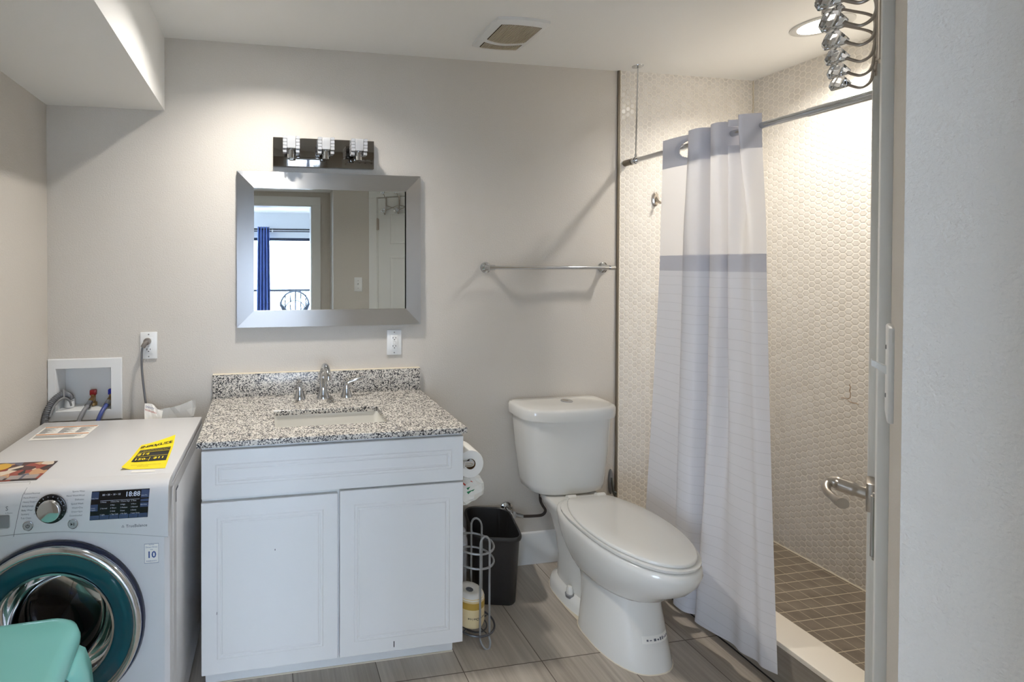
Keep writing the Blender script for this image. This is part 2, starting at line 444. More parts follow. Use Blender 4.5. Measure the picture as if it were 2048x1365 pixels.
def hole_plate(b, x0, x1, y0, y1, cx, cy, r, z, n=48):
    P = []
    for k in range(n):
        a = 2 * PI * k / n; c_, s_ = math.cos(a), math.sin(a)
        q = min((x1 - cx) / c_ if c_ > 1e-9 else (x0 - cx) / c_ if c_ < -1e-9 else 1e9, (y1 - cy) / s_ if s_ > 1e-9 else (y0 - cy) / s_ if s_ < -1e-9 else 1e9)
        P.append((cx + c_ * q, cy + s_ * q, z))
    for X in (x0, x1):
        for Y in (y0, y1):
            i = min(range(n), key=lambda j: (P[j][0] - X) ** 2 + (P[j][1] - Y) ** 2); P[i] = (X, Y, z)
    b.loft([[(cx + r * math.cos(2 * PI * k / n), cy + r * math.sin(2 * PI * k / n), z) for k in range(n)], P], False, False)
b = MB(); hole_plate(b, XL - .1, 1.2, -2.25, .11, *LAMPS[1], LR_OPEN, ZC); hole_plate(b, 1.2, XR + .1, -2.25, .11, *LAMPS[0], LR_OPEN, ZC)
b.box(XL - .1, XR + .1, -2.25, .11, ZC + .07, ZC + .1); struct('ceiling', b, 'ceiling')
b = MB(); b.box(XL, XS, YD, 0, ZS, ZC); b.box(XS, CORNER.x, YD, -1.84, ZS, ZC); struct('ceiling_soffit', b, 'ceiling')
DX0, DX1 = -.36, .425
b = MB()
b.box(XL, DX0, YD - .11, YD, 0, ZC); b.box(DX1, 1.0, YD - .11, YD, 0, ZC); b.box(DX0, DX1, YD - .11, YD, 2.02, ZC)
struct('wall_front', b, 'wall')
# diagonal wall with its return face, the door opening left out
DR0, DR1, DH = 1.072, 1.786, 2.03
b = MB(); b.T = TD
rx = []
b.loft([[(R0, .003, z), (DR0, 0, z), (DR0, -.10, z), (R0 + .1, -.10, z)] for z in (0, ZC)]); b.box(DR1, RE + .1, -.10, 0, 0, ZC); b.box(DR0, DR1, -.10, 0, DH, ZC)
b.T = Matrix.Identity(4)
c = CORNER
b.loft([[(c.x, c.y, z), (c.x, YD, z), (c.x + .3, YD, z), (c.x + .2, c.y + .05, z)] for z in (0, ZC)])
struct('wall_diagonal', b, 'wall')
# entry door casing and jamb (seen in the mirror)
b = MB()
for x0, x1, z0, z1 in ((DX0 - .07, DX0, 0, 2.0195), (DX1, DX1 + .07, 0, 2.0195), (DX0 - .07, DX1 + .07, 2.02, 2.09)): b.box(x0, x1, YD, YD + .015, z0, z1)
b.box(DX0, DX0 + .012, YD - .115, YD, 0, 2.008); b.box(DX1 - .012, DX1, YD - .115, YD, 0, 2.008); b.box(DX0, DX1, YD - .115, YD, 2.008, 2.02)
struct('trim_1', b, 'white_trim')
# baseboards
def baseboard(b, x0, x1): 
    b.loft([[(x, 0, 0), (x, -.013, 0), (x, -.013, .135), (x, -.008, .15), (x, 0, .155)] for x in (x0, x1)])
b = MB(); baseboard(b, .735, XT - .004); struct('baseboard_back', b, 'white_trim')
b = MB(); b.box(XL, XL + .013, YD, 0, 0, .15, .002); struct('baseboard_left', b, 'white_trim')
b = MB(); b.box(XT - .007, XT, -.010, 0, .0, ZC); struct('trim_3', b, 'dark_metal')      # metal edge strip of the mosaic
b = MB(); b.box(XT, XT + .003, -.013, -.004, .1, ZC); struct('trim_4', b, 'caulk')
# shower
XC0, XC1, ZCB = 1.7695, 1.917, .16
b = MB(); b.box(XC1 - .03, XR, YE, -.006, 0, .0626); struct('floor_shower', b, 'shower_floor')
yk = -1.075
b = MB(); b.box(XC0 + .008, XC1 - .004, yk, -.006, 0, ZCB - .018); struct('shower_curb', b, 'curb_tile')
b = MB(); b.box(XC0, XC1, yk, -.006, ZCB - .018, ZCB, .003); struct('trim_5', b, 'marble')
b = MB(); b.tube([(XC0 + .006, yk, .001), (XC0 + .006, -.01, .001)], .003, 6); struct('trim_6', b, 'dark')
# caulk lines
b = MB(); b.tube([(XR - .001, YE, .0635), (XR - .001, -.008, .0635)], .004, 6); b.tube([(XR - .002, -.008, .06), (XR - .002, -.008, ZC)], .003, 6)
struct('trim_7', b, 'caulk')
# hairline cracks in the mosaic grout
def crack(b, pts):
    b.tube([(XR - .0004, y, z) for y, z in pts], .0011, 5)
b = MB()
crack(b, [(-.455, .942), (-.46, .93), (-.456, .915), (-.46, .905), (-.459, .885), (-.448, .875), (-.435, .877), (-.424, .873)])
crack(b, [(-.45, .868), (-.466, .864), (-.478, .866), (-.492, .863)])
o = struct('grout_crack', b, mat('rust_stain', (150, 116, 76), .8), wall_r)

# ------------------------------------------------------------------ living room behind the camera (seen in the mirror, except the added left window)
LY = -6.6
b = MB(); b.box(-2.6, 2.6, LY, -2.19, -.06, 0); struct('floor_living_room', b, 'oak')
b = MB(); b.box(-2.6, 2.6, LY, -2.19, 2.5, 2.6); struct('ceiling_living_room', b, 'ceiling')
b = MB()
for q in ((LY - .12, -6.4, 0, 2.6), (-4.1, -2.19, 0, 2.6), (-6.4, -4.1, 0, .2), (-6.4, -4.1, 2.2, 2.6)): b.box(-2.7, -2.6, q[0], q[1], q[2], q[3])
struct('wall_living_room_left', b, 'living_wall')
b = MB()
for y in (-6.4, -5.275, -4.15): b.box(-2.68, -2.63, y, y + .05, .2, 2.2)
b.box(-2.68, -2.63, -6.4, -4.1, 2.15, 2.2); b.box(-2.68, -2.63, -6.4, -4.1, .2, .25)
wf = struct('added_light_window', b, 'bronze_frame')  # unseen window, added to send side daylight through the doorway
b = MB(); b.poly([(-2.655, -6.4, .2), (-2.655, -4.1, .2), (-2.655, -4.1, 2.2), (-2.655, -6.4, 2.2)]); g = obj('window_pane', b, 'window_glass', wf); g['kind'] = 'structure'
b = MB(); b.box(2.6, 2.7, LY - .12, -2.19, 0, 2.6); struct('wall_living_room_right', b, 'living_wall')
b = MB(); b.box(-2.6, XL - .1, -2.19, -2.07, 0, 2.6); b.box(1.0, 2.6, -2.19, -2.07, 0, 2.6); struct('wall_living_room_front', b, 'living_wall')
WX0, WX1, WZ0, WZ1 = -1.5, 1.6, .08, 2.06
b = MB()
b.box(-2.6, WX0, LY - .12, LY, 0, 2.6); b.box(WX1, 2.6, LY - .12, LY, 0, 2.6); b.box(WX0, WX1, LY - .12, LY, WZ1, 2.6); b.box(WX0, WX1, LY - .12, LY, 0, WZ0)
struct('wall_living_room_window', b, 'living_wall')
b = MB()
for x in (WX0, -.3, WX1 - .05): b.box(x, x + .05, LY - .09, LY - .03, WZ0, WZ1)
b.box(WX0, WX1, LY - .09, LY - .03, WZ1 - .05, WZ1); b.box(WX0, WX1, LY - .09, LY - .03, WZ0, WZ0 + .05)
wf = struct('window_1', b, 'bronze_frame')
b = MB(); b.poly([(WX0, LY - .06, WZ0), (WX1, LY - .06, WZ0), (WX1, LY - .06, WZ1), (WX0, LY - .06, WZ1)]); g = obj('window_pane', b, 'window_glass', wf); g['kind'] = 'structure'
t = thing('curtain_rod', 'dark double curtain rod above the balcony window, seen in the mirror', 'curtain rod', (.25, LY + .1, 2.16))
b = MB(); b.tube([(-1.7, LY + .12, 2.2), (2.2, LY + .12, 2.2)], .013, 8); obj('front_rod', b, 'rail', t)
b = MB(); b.tube([(-1.7, LY + .05, 2.17), (2.2, LY + .05, 2.17)], .009, 8); obj('rear_rod', b, 'rail', t)
for x in (-1.6, .16, 2.1): b = MB(); b.box(x, x + .02, LY, LY + .13, 2.15, 2.21); obj('bracket', b, 'white_trim', t)
b = MB()
cols = 60
rings = []
for z, wd in ((2.24, .85), (1.9, .9), (1.0, 1.0), (.05, 1.06)):
    rings.append([(.017 + (k / cols - .5) * .235 * wd, LY + .12 + .035 * math.sin(k / cols * 2 * PI * 4.2) , z) for k in range(cols + 1)])
b.loft(rings, False, False, False)
o = obj('window_curtain', b, 'navy', fix=False); tag(o, 'navy blue pleated window curtain seen in the mirror', 'curtain')
t = thing('balcony_railing', 'dark balcony railing outside the window, seen in the mirror', 'railing', (.3, -8.3, 0))
b = MB(); b.box(-2.6, 2.8, -8.33, -8.28, 1.05, 1.1); b.box(-2.6, 2.8, -8.32, -8.29, .12, .15); obj('rail', b, 'rail', t)
for i in range(48):
    b = MB(); x = -2.5 + i * .11; b.tube([(x, -8.305, 0), (x, -8.305, 1.06)], .009, 6); obj('baluster', b, 'rail', t)
b = MB(); b.box(-2.7, 2.9, -8.5, LY - .12, -.12, -.02); struct('floor_balcony', b, 'concrete')
t = thing('wicker_chair', 'round backed grey wicker balcony chair seen in the mirror', 'chair', (.63, -7.5, -.02))
b = MB()
for k in range(37):
    a = PI * k / 36; p = Vector((.63 + .27 * math.cos(a), -7.6, .8 + .3 * math.sin(a)))
    b.tube([(.63 + .12 * math.cos(a), -7.55, .45), p], .006, 5)
b.tube(arc((.63, -7.6, .8), .28, 0, PI, 20), .016, 8); b.tube(arc((.63, -7.58, .7), .2, 0, PI, 14), .008, 6); b.tube([(.35, -7.6, .8), (.5, -7.52, .43)], .014, 6); b.tube([(.91, -7.6, .8), (.76, -7.52, .43)], .014, 6)
obj('backrest', b, 'wicker', t)
b = MB(); b.lathe([(.22, .40), (.26, .42), (.26, .45), (.22, .46)], (.63, -7.35, 0), 'z', 20); obj('seat', b, 'wicker', t)
for sx in (-1, 1):
    for sy in (-1, 1):
        b = MB(); b.tube([(.63 + sx * .17, -7.35 + sy * .17, .42), (.63 + sx * .21, -7.35 + sy * .21, -.02)], .016, 6); obj('leg', b, 'wicker', t)

# ------------------------------------------------------------------ ceiling lamps, exhaust grille
def downlight(name, label, x, y, power, dp_):
    t = thing(name, label, 'ceiling light', (x, y, ZC), 'recessed ceiling downlights')
    b = MB(); b.lathe([(.098, 0), (.098, -.004), (.092, -.007), (.075, -.005), (.0725, .0), (.0725, .012), (.062, dp_)], (x, y, ZC), 'z', 40, False); obj('trim_ring', b, 'lamp_trim', t)
    b = MB(); b.lathe([(.0001, dp_ - .0015), (.0630, dp_ - .0015)], (x, y, ZC), 'z', 40, False); obj('lens', b, lamp_mat(name + '_lens', power), t)
downlight('ceiling_light', 'lit recessed ceiling downlight with white trim ring over the shower', *LAMPS[0], LAMP_POWER[1], .048)
downlight('ceiling_light', 'lit recessed ceiling downlight with white trim ring above the vanity', *LAMPS[1], LAMP_POWER[0], .050)

t = thing('exhaust_fan_grille', 'white curved bathroom exhaust fan grille with slots on the ceiling', 'vent', (1.023, -.29, ZC))
def bowed(x0, x1, y0, y1, z, bow=.012, n=8):
    P = []
    for k in range(n): s = k / n; P.append((x0 + (x1 - x0) * s, y0 - bow * math.sin(PI * s), z))
    for k in range(n): s = k / n; P.append((x1 + bow * .5 * math.sin(PI * s), y0 + (y1 - y0) * s, z))
    for k in range(n): s = k / n; P.append((x1 + (x0 - x1) * s, y1 + bow * math.sin(PI * s), z))
    for k in range(n): s = k / n; P.append((x0 - bow * .5 * math.sin(PI * s), y1 + (y0 - y1) * s, z))
    return P
b = MB(); b.loft([bowed(.912, 1.136, -.412, -.168, ZC), bowed(.912, 1.136, -.412, -.168, ZC - .012), bowed(.925, 1.123, -.400, -.180, ZC - .020)]); obj('cover', b, 'plastic_white', t, sharp=50)
ya = lambda s: -.262 + .022 * math.sin(PI * s)            # curved bar between the two slotted fields
yb = lambda s: -.236 + .022 * math.sin(PI * s)
fields = [(lambda s: -.392 - .006 * math.sin(PI * s), ya), (yb, lambda s: -.188 + .006 * math.sin(PI * s))]
b = MB()
for lo, hi in fields:
    n = 24
    b.loft([[(.936 + .176 * k / n, f(k / n), ZC - .0205) for k in range(n + 1)] for f in (lo, hi)], False, False, False)
obj('slot_backing', b, mat('brown_slot_shadow', (62, 50, 40), .8), t)
b = MB()
for lo, hi in fields:
    for k in range(1, 24):
        s = k / 24; x = .936 + .176 * s
        b.box(x - .0018, x + .0018, lo(s), hi(s), ZC - .0235, ZC - .0200)
o = obj('slat', b, mat('dusty_slats', (196, 184, 164), .6), t)

# ------------------------------------------------------------------ vanity
VX0, VX1, VY = -.200, .715, -.535
t = thing('vanity_cabinet', 'white bathroom vanity cabinet with two raised panel doors', 'cabinet', (.257, -.27, 0))
b = MB()
b.box(VX0, VX0 + .016, VY, -.002, .098, .8655); b.box(VX1 - .016, VX1, VY, -.002, .098, .8655); b.box(VX0 + .016, VX1 - .016, VY, -.002, .098, .114); b.box(VX0 + .016, VX1 - .016, -.010, -.002, .114, .8655)
b.box(VX0 + .016, VX1 - .016, VY, VY + .018, .114, .8655); obj('body', b, 'cabinet', t)
b = MB(); b.box(VX0 + .002, VX1 - .004, -.462, -.004, 0, .098); b.T = Matrix.Identity(4); obj('toe_kick', b, 'cabinet', t)
b = MB(); b.box(VX0 + .002, VX1 - .003, -.4655, -.462, .0, .004); obj('caulk_line', b, 'caulk', t)
def panel_front(name, x0, x1, z0, z1, frame, par, y=VY, raised=True):
    th = .019
    b = MB(); b.box(x0, x1, y - th, y - .0005, z0, z1, .0025)
    # routed profile: groove, ridge and raised field as concentric rectangles
    def rect(d, yy): return [(x0 + d, yy, z0 + d), (x1 - d, yy, z0 + d), (x1 - d, yy, z1 - d), (x0 + d, yy, z1 - d)]
    f = y - th
    prof = [(frame, f - .00005), (frame + .004, f - .0030), (frame + .010, f - .0030), (frame + .013, f - .0004), (frame + .016, f - .0004), (frame + .019, f - .0026), (frame + .030, f - .0012)]
    b.loft([rect(d, yy) for d, yy in prof], False, True)
    return obj(name, b, 'cabinet', par, sharp=12)
panel_front('drawer_front', VX0, VX1 - .001, .693, .853, .045, t)
dl = panel_front('door', VX0 - .001, .256, .104, .680, .05, t)
dr = panel_front('door', .263, VX1 - .001, .104, .6865, .05, t)
yf = VY - .019
def mark(par, pts, r, m):
    b = MB(); b.tube([(x, yf - .0006, z) for x, z in pts], r, 5); return obj('scuff_mark', b, m, par)
mark(dl, [(.041, .508), (.041, .503)], .0014, 'ink'); mark(dl, [(-.150, .315), (-.151, .306)], .001, 'grey_ink')
mark(dr, [(.457, .139), (.457, .119)], .0016, 'ink')

CX0, CX1, CYF, CZ = -.2145, .7255, -.56, .886
SX0, SX1, SY0, SY1 = .044, .466, -.450, -.247             # sink cut-out
t = thing('granite_countertop', 'speckled black and white granite countertop with backsplash on the vanity', 'countertop', (.256, -.28, .866))
b = MB()
def sl(x0, x1, y0, y1): b.box(x0, x1, y0, y1, .866, CZ)
# slab with rectangular hole
def ringrect(x0, x1, y0, y1, z): return [(x0, y0, z), (x1, y0, z), (x1, y1, z), (x0, y1, z)]
b.loft([ringrect(SX0, SX1, SY0, SY1, .866), ringrect(CX0, CX1, CYF, -.003, .866), ringrect(CX0, CX1, CYF, -.003, CZ - .002), ringrect(CX0 + .002, CX1 - .002, CYF + .002, -.003, CZ), ringrect(SX0 - .002, SX1 + .002, SY0 - .002, SY1 + .002, CZ), ringrect(SX0, SX1, SY0, SY1, CZ - .002), ringrect(SX0, SX1, SY0, SY1, .866)], False, False)
obj('slab', b, 'granite', t)
b = MB(); b.box(CX0, CX1, -.022, -.002, CZ, CZ + .1016, .001); obj('backsplash', b, 'granite', t)
b = MB(); b.box(CX0, CX1, -.0225, -.0005, CZ + .1016, CZ + .1036); obj('caulk_bead', b, 'caulk', t)
# undermount basin
b = MB()
def sr(d, z, r=.02): return rrect(SX0 - .004 + d, SX1 + .004 - d, SY0 - .004 + d, SY1 + .004 - d, r, z)
b.loft([sr(-.016, .8655), sr(-.016, .848), sr(.0, .73), sr(.06, .705, .03), sr(.06, .700, .03)], False, True)
b.loft([sr(-.016, .8655), sr(0, .8655), sr(.004, .80), sr(.012, .745, .03), sr(.04, .728, .04), sr(.085, .722, .012)], False, True)
o = obj('sink_basin', b, 'ceramic', loc=(.255, -.35, .72)); tag(o, 'white rectangular undermount sink basin set in the granite countertop', 'sink')
b = MB(); b.lathe([(.022, 0), (.022, .002), (.016, .003), (.001, .002)], (.255, -.34, .7225), 'z', 24); obj('drain', b, 'chrome', o)
# faucet
fx, fy = .262, -.085
t = thing('bathroom_faucet', 'chrome widespread faucet with two lever handles behind the sink', 'faucet', (fx, fy, CZ))
b = MB()
b.lathe([(.030, 0), (.030, .004), (.026, .012), (.0185, .03), (.016, .05)], (fx, fy, CZ), 'z', 28)
pth = [Vector((fx, fy, CZ + .045)), Vector((fx, fy, CZ + .085)), Vector((fx, fy - .004, CZ + .115)), Vector((fx + .003, fy - .03, CZ + .143)), Vector((fx + .006, fy - .065, CZ + .143)), Vector((fx + .009, fy - .095, CZ + .122)), Vector((fx + .010, fy - .103, CZ + .10))]
sp = smooth_path(pth, 8); n = len(sp)
b.tube(sp, [.0165 - .004 * i / n for i in range(n)], 20)
obj('spout', b, 'chrome', t)
for hx, lever in ((.159, ((-.012, -.035, .006), (-.020, -.072, .012))), (.366, ((.035, -.006, .012), (.075, -.008, .024)))):
    b = MB(); b.lathe([(.027, 0), (.027, .004), (.022, .014), (.014, .035), (.0115, .055), (.012, .062), (.008, .068), (.001, .070)], (hx, fy, CZ), 'z', 24); h = obj('handle', b, 'chrome', t)
    z = CZ + .061
    b = MB(); q = smooth_path([(hx, fy, z), (hx + lever[0][0], fy + lever[0][1], z + lever[0][2]), (hx + lever[1][0], fy + lever[1][1], z + lever[1][2])], 6)
    b.tube(q, [.0085 - .003 * i / len(q) for i in range(len(q))], 12); obj('lever', b, 'chrome', h)

# ------------------------------------------------------------------ mirror and vanity light
TILT = math.radians(.55)
t = thing('wall_mirror', 'rectangular wall mirror in a wide brushed steel frame above the vanity', 'mirror', (.306, -.02, 1.535))
ox0, ox1, oz0, oz1 = -.111, .726, 1.193, 1.881; fwid = .0745
Tm = Matrix.Translation((0, -.012, oz1)) @ Matrix.Rotation(-TILT, 4, 'X') @ Matrix.Translation((0, .012, -oz1))
def frame_piece(p):                                        # p: outer a, outer b, inner b, inner a in (x, z)
    b = MB(); b.T = Tm
    back = [(x, -.004, z) for x, z in p]
    front = [(p[0][0], -.020, p[0][1]), (p[1][0], -.020, p[1][1]), (p[2][0], -.034, p[2][1]), (p[3][0], -.034, p[3][1])]
    b.loft([back, front]); return b
ix0, ix1, iz0, iz1 = ox0 + fwid, ox1 - fwid, oz0 + fwid, oz1 - fwid
obj('frame_rail', frame_piece([(ox0, oz1), (ox1, oz1), (ix1, iz1), (ix0, iz1)]), 'steel_h', t)
obj('frame_rail', frame_piece([(ox1, oz0), (ox0, oz0), (ix0, iz0), (ix1, iz0)]), 'steel_h', t)
obj('frame_stile', frame_piece([(ox0, oz0), (ox0, oz1), (ix0, iz1), (ix0, iz0)]), 'steel_v', t)
obj('frame_stile', frame_piece([(ox1, oz1), (ox1, oz0), (ix1, iz0), (ix1, iz1)]), 'steel_v', t)
b = MB(); b.T = Tm; b.poly([(ix0 - .004, -.024, iz0 - .004), (ix1 + .004, -.024, iz0 - .004), (ix1 + .004, -.024, iz1 + .004), (ix0 - .004, -.024, iz1 + .004)]); obj('mirror_glass', b, 'mirror', t)

t = thing('vanity_light', 'unlit chrome vanity light bar with three crystal block shades', 'wall light', (.273, 0, 1.968))
b = MB(); b.box(.046, .501, -.032, -.002, 1.905, 2.032, .002); obj('back_plate', b, mat('dark_polished_chrome', (128, 124, 118), .06, 1), t)
for cx in (.122, .272, .418):
    b = MB(); b.box(cx - .012, cx + .012, -.085, -.032, 1.935, 1.955, .002); b.tube([(cx, -.085, 1.93), (cx, -.085, 1.965)], .016, 16); b.lathe([(.018, 0), (.018, .004), (.002, .004)], (cx, -.085, 1.965), 'z', 16); arm = obj('lamp_arm', b, 'chrome', t)
    b = MB()
    for sx in (-1, 1):
        for z0 in (1.966, 1.980, 1.994, 2.008): b.box(cx + sx * .0275 - .0085, cx + sx * .0275 + .0085, -.112, -.062, z0, z0 + .0128, .0012)
        b.box(cx + sx * .0275 - .0085, cx + sx * .0275 + .0085, -.106, -.070, 1.950, 1.9645, .003)
    b.box(cx - .018, cx + .018, -.112, -.104, 1.968, 2.020, .002)
    obj('crystal_shade', b, 'shade_crystal', arm, flat=True)
    b = MB(); b.lathe([(.012, 0), (.0155, .01), (.0155, .048), (.001, .052)], (cx, -.085, 1.967), 'z', 18); obj('bulb', b, mat('frosted_bulb', (226, 218, 202), .3), arm)

# ------------------------------------------------------------------ outlets, cord, washer box
def outlet(label, x0, x1, z0, z1):
    cx, cz = (x0 + x1) / 2, (z0 + z1) / 2
    t = thing('wall_outlet', label, 'outlet', (cx, 0, cz))
    b = MB(); b.box(x0, x1, -.007, -.0005, z0, z1, .0025); obj('cover_plate', b, 'plastic_white', t)
    b = MB(); b.box(cx - .0165, cx + .0165, -.0095, -.006, cz - .034, cz + .034, .001); r = obj('receptacle', b, 'plastic_white', t)
    for s in (-1, 1):
        b = MB(); zc = cz + s * .019
        b.box(cx - .008, cx - .0055, -.0099, -.009, zc - .001, zc + .007); b.box(cx + .0055, cx + .008, -.0099, -.009, zc, zc + .006); b.lathe([(.0024, -.0099), (.0024, -.009)], (cx, 0, zc - .006), 'y', 10)
        obj('socket_slots', b, 'ink', r)
    b = MB()
    for s in (-1, 1): b.box(cx - .006, cx + .006, -.0103, -.009, cz + s * .0045 - .003, cz + s * .0045 + .003, .0006)
    obj('test_button', b, 'plastic_white', r)
    for s in (-1, 1):
        b = MB(); b.lathe([(.003, -.0080), (.0026, -.0065)], (cx, 0, cz + s * .0475), 'y', 12); obj('screw', b, 'grey_plastic', t)
outlet('white wall outlet with a grey cord plugged in above the washing machine', -.516, -.447, 1.065, 1.18)
outlet('white wall outlet with nothing plugged in, under the mirror', .570, .639, 1.050, 1.166)
t = thing('power_cord', 'grey power cord hanging from the wall outlet to behind the washing machine', 'cord', (-.487, -.03, 1.14))
b = MB(); b.lathe([(.014, -.0105), (.0155, -.020), (.0145, -.032), (.001, -.034)], (-.484, 0, 1.142), 'y', 20); b.tube(smooth_path([(-.484, -.026, 1.142), (-.492, -.034, 1.132), (-.499, -.036, 1.12)], 5), .010, 12); obj('plug', b, mat('grey_brown_plug', (118, 112, 106), .4), t)
b = MB(); b.tube(smooth_path([(-.499, -.036, 1.124), (-.503, -.036, 1.09), (-.500, -.045, 1.02), (-.487, -.062, .93), (-.476, -.075, .86), (-.47, -.08, .70)], 8), .0046, 10); obj('cable', b, mat('dark_grey_cable', (92, 92, 94), .4), t)

t = thing('laundry_outlet_box', 'white recessed laundry valve box in the wall behind the washing machine', 'valve box', (-.735, 0, .945))
b = MB()
fx0, fx1, fz0, fz1 = -.880, -.589, .814, 1.075
def fr(x0, x1, z0, z1, y): return [(x0, y, z0), (x1, y, z0), (x1, y, z1), (x0, y, z1)]
b.loft([fr(fx0, fx1, fz0, fz1, -.001), fr(fx0, fx1, fz0, fz1, -.010), fr(fx0 + .003, fx1 - .003, fz0 + .003, fz1 - .003, -.012), fr(BX0, BX1, BZ0, BZ1, -.012), fr(BX0 + .002, BX1 - .002, BZ0 + .002, BZ1 - .002, -.006), fr(BX0 + .004, BX1 - .004, BZ0 + .004, BZ1 - .004, .085)], False, True)
obj('box_frame', b, 'plastic_white', t, sharp=20)
for vx, m, lab in ((-.722, 'red', 'red valve handle'), (-.648, 'blue', 'blue valve handle')):
    b = MB(); b.lathe([(.016, 0), (.016, .012), (.010, .014), (.010, .045), (.013, .048)], (vx, .05, .862), 'z', 16); b.tube([(vx, .05, .893), (vx, .02, .889), (vx, .004, .880)], .0105, 12); v = obj('valve_body', b, 'brass', t)
    b = MB(); b.box(vx - .013, vx + .013, .040, .062, .905, .929, .004); h = obj('valve_handle', b, m, v); h['label'] = lab
b = MB(); b.lathe([(.02, 0), (.02, .035), (.015, .036), (.015, .01)], (-.815, .045, .860), 'z', 18); obj('drain_pipe', b, 'plastic_white', t)
def hose(label, name, vx, m, end, m2):
    t = thing(name, label, 'hose', (vx, 0, .88))
    b = MB(); b.tube([(vx, .010, .884), (vx - .003, -.012, .874)], .0125, 12); obj('coupling', b, 'chrome', t)
    b = MB(); b.tube(smooth_path([(vx - .002, -.006, .877), (vx - .010, -.035, .862), (vx - .020, -.06, .83), (vx - .026, -.075, .78), end], 7), .0088, 12); obj('hose_tube', b, m, t)
hose('grey water hose running from the red valve down behind the washing machine', 'water_hose', -.722, 'grey_hose', (-.75, -.08, .6), None)
hose('blue striped water hose running from the blue valve behind the washing machine', 'water_hose', -.648, 'blue_hose', (-.67, -.08, .6), None)
t = thing('drain_hose', 'ribbed dark grey drain hose hooked into the laundry valve box', 'hose', (-.84, 0, .9))
pth = smooth_path([(-.812, .045, .865), (-.810, .035, .905), (-.828, .005, .925), (-.853, -.028, .905), (-.866, -.055, .865), (-.868, -.075, .80), (-.868, -.085, .62)], 14)
b = MB(); b.tube(pth, [.0125 + (.0016 if i % 2 else -.0010) for i in range(len(pth))], 14); obj('hose_tube', b, mat('ribbed_hose_grey', (104, 106, 110), .4), t, sharp=60)
b = MB()
g = smooth_path([(-.800, .020, .872), (-.803, .004, .898), (-.820, -.016, .913), (-.842, -.042, .890), (-.850, -.066, .850)], 8)
b.tube(g, .0045, 8); b.tube([(-.816, -.014, .912), (-.823, .002, .944)], .0038, 8); obj('guide_bracket', b, 'grey_plastic', t)
# crumpled bag behind the washer
t = thing('plastic_bag', 'crumpled clear plastic bag with print behind the washing machine', 'bag', (-.38, -.08, .82))
b = MB(); r2 = random.Random(3)
def crumple(b, pts, nz, amp):
    rows = []
    for i, (x, y, z) in enumerate(pts): rows.append([(x + r2.uniform(-amp, amp), y + r2.uniform(-amp, amp) - .01 * j, z - .03 * j) for j in range(nz)])
    b.loft(rows, False, False, False)
crumple(b, [(-.415, -.085, .868), (-.39, -.078, .872), (-.365, -.08, .876), (-.34, -.085, .882), (-.315, -.08, .893), (-.295, -.078, .897), (-.280, -.082, .90)], 5, .006); obj('clear_film', b, 'bag_film', t, fix=False, flat=True)
b = MB(); crumple(b, [(-.476, -.10, .90), (-.466, -.095, .897), (-.452, -.09, .894), (-.44, -.094, .885), (-.428, -.1, .872), (-.41, -.1, .866)], 4, .004)
b.mi = 1; b.text('SAFETY', .011, (-.456, -.107, .882), (.93, -.0, -.36), (.2, 0, .98)); b.mi = 2; b.text('WARNING', .010, (-.452, -.112, .868), (.93, 0, -.36), (.2, 0, .98))
obj('printed_part', b, ['paper', 'blue_ink', 'red_ink'], t, fix=False, flat=True)

# ------------------------------------------------------------------ washing machine (compact front loader, turned 2.2 degrees)
WC = Vector((-.554, -.449, 0)); TW = Matrix.Translation(WC) @ Matrix.Rotation(math.radians(-2.2), 4, 'Z')
wm = thing('washing_machine', 'white compact front loading washing machine under the valve box', 'washing machine', WC)
def wmb(): b = MB(); b.T = TW; return b
FY = -.300
b = wmb()
# body with hole for the drum opening: front ring built as loft from rectangle to circle
n = 48
def rect_pts(x0, x1, z0, z1, y):
    P = []
    for k in range(n):
        a = 2 * PI * k / n; c_, s_ = math.cos(a), math.sin(a)
        cx, cz = 0, .467
        tx = ((x1 - cx) / c_ if c_ > 1e-9 else (x0 - cx) / c_ if c_ < -1e-9 else 1e9); tz = ((z1 - cz) / s_ if s_ > 1e-9 else (z0 - cz) / s_ if s_ < -1e-9 else 1e9)
        q = min(tx, tz); P.append((cx + c_ * q, y, cz + s_ * q))
    # snap nearest samples to the corners
    for X in (x0, x1):
        for Z in (z0, z1):
            i = min(range(n), key=lambda j: (P[j][0] - X) ** 2 + (P[j][2] - Z) ** 2); P[i] = (X, y, Z)
    return P
circ = lambda r, y: [(r * math.cos(2 * PI * k / n), y, .467 + r * math.sin(2 * PI * k / n)) for k in range(n)]
b.loft([circ(.21, FY + .05), circ(.215, FY), rect_pts(-.288, .288, .03, .812, FY), rect_pts(-.300, .300, .02, .822, FY + .012), rect_pts(-.300, .300, .02, .822, .3)], False, True)
b.box(-.28, .28, FY + .03, .28, .0, .021)
obj('cabinet_body', b, 'enamel', wm, sharp=20)
b = wmb(); b.box(-.300, .300, FY + .052, .3, .8235, .8515, .004); obj('top_panel', b, 'enamel', wm)
b = wmb()                                                   # side panel embossing
b.loft([[(.3005, y, z) for y, z in q] for q in ([(-.255, .06), (-.235, .06), (-.235, .81), (-.255, .81)],)] + [[(.302, y, z) for y, z in [(-.252, .063), (-.238, .063), (-.238, .807), (-.252, .807)]]])
b.loft([[(.3005, -.20, .10), (.3005, .26, .10), (.3005, .26, .78), (.3005, -.20, .78)], [(.3025, -.195, .105), (.3025, .255, .105), (.3025, .255, .775), (.3025, -.195, .775)]])
obj('side_embossing', b, 'enamel', wm)
b = wmb()
for k in range(5): b.box(.3005, .3015, -.205 + k * .007, -.202 + k * .007, .745, .785)
obj('side_sticker', b, 'grey_ink', wm)
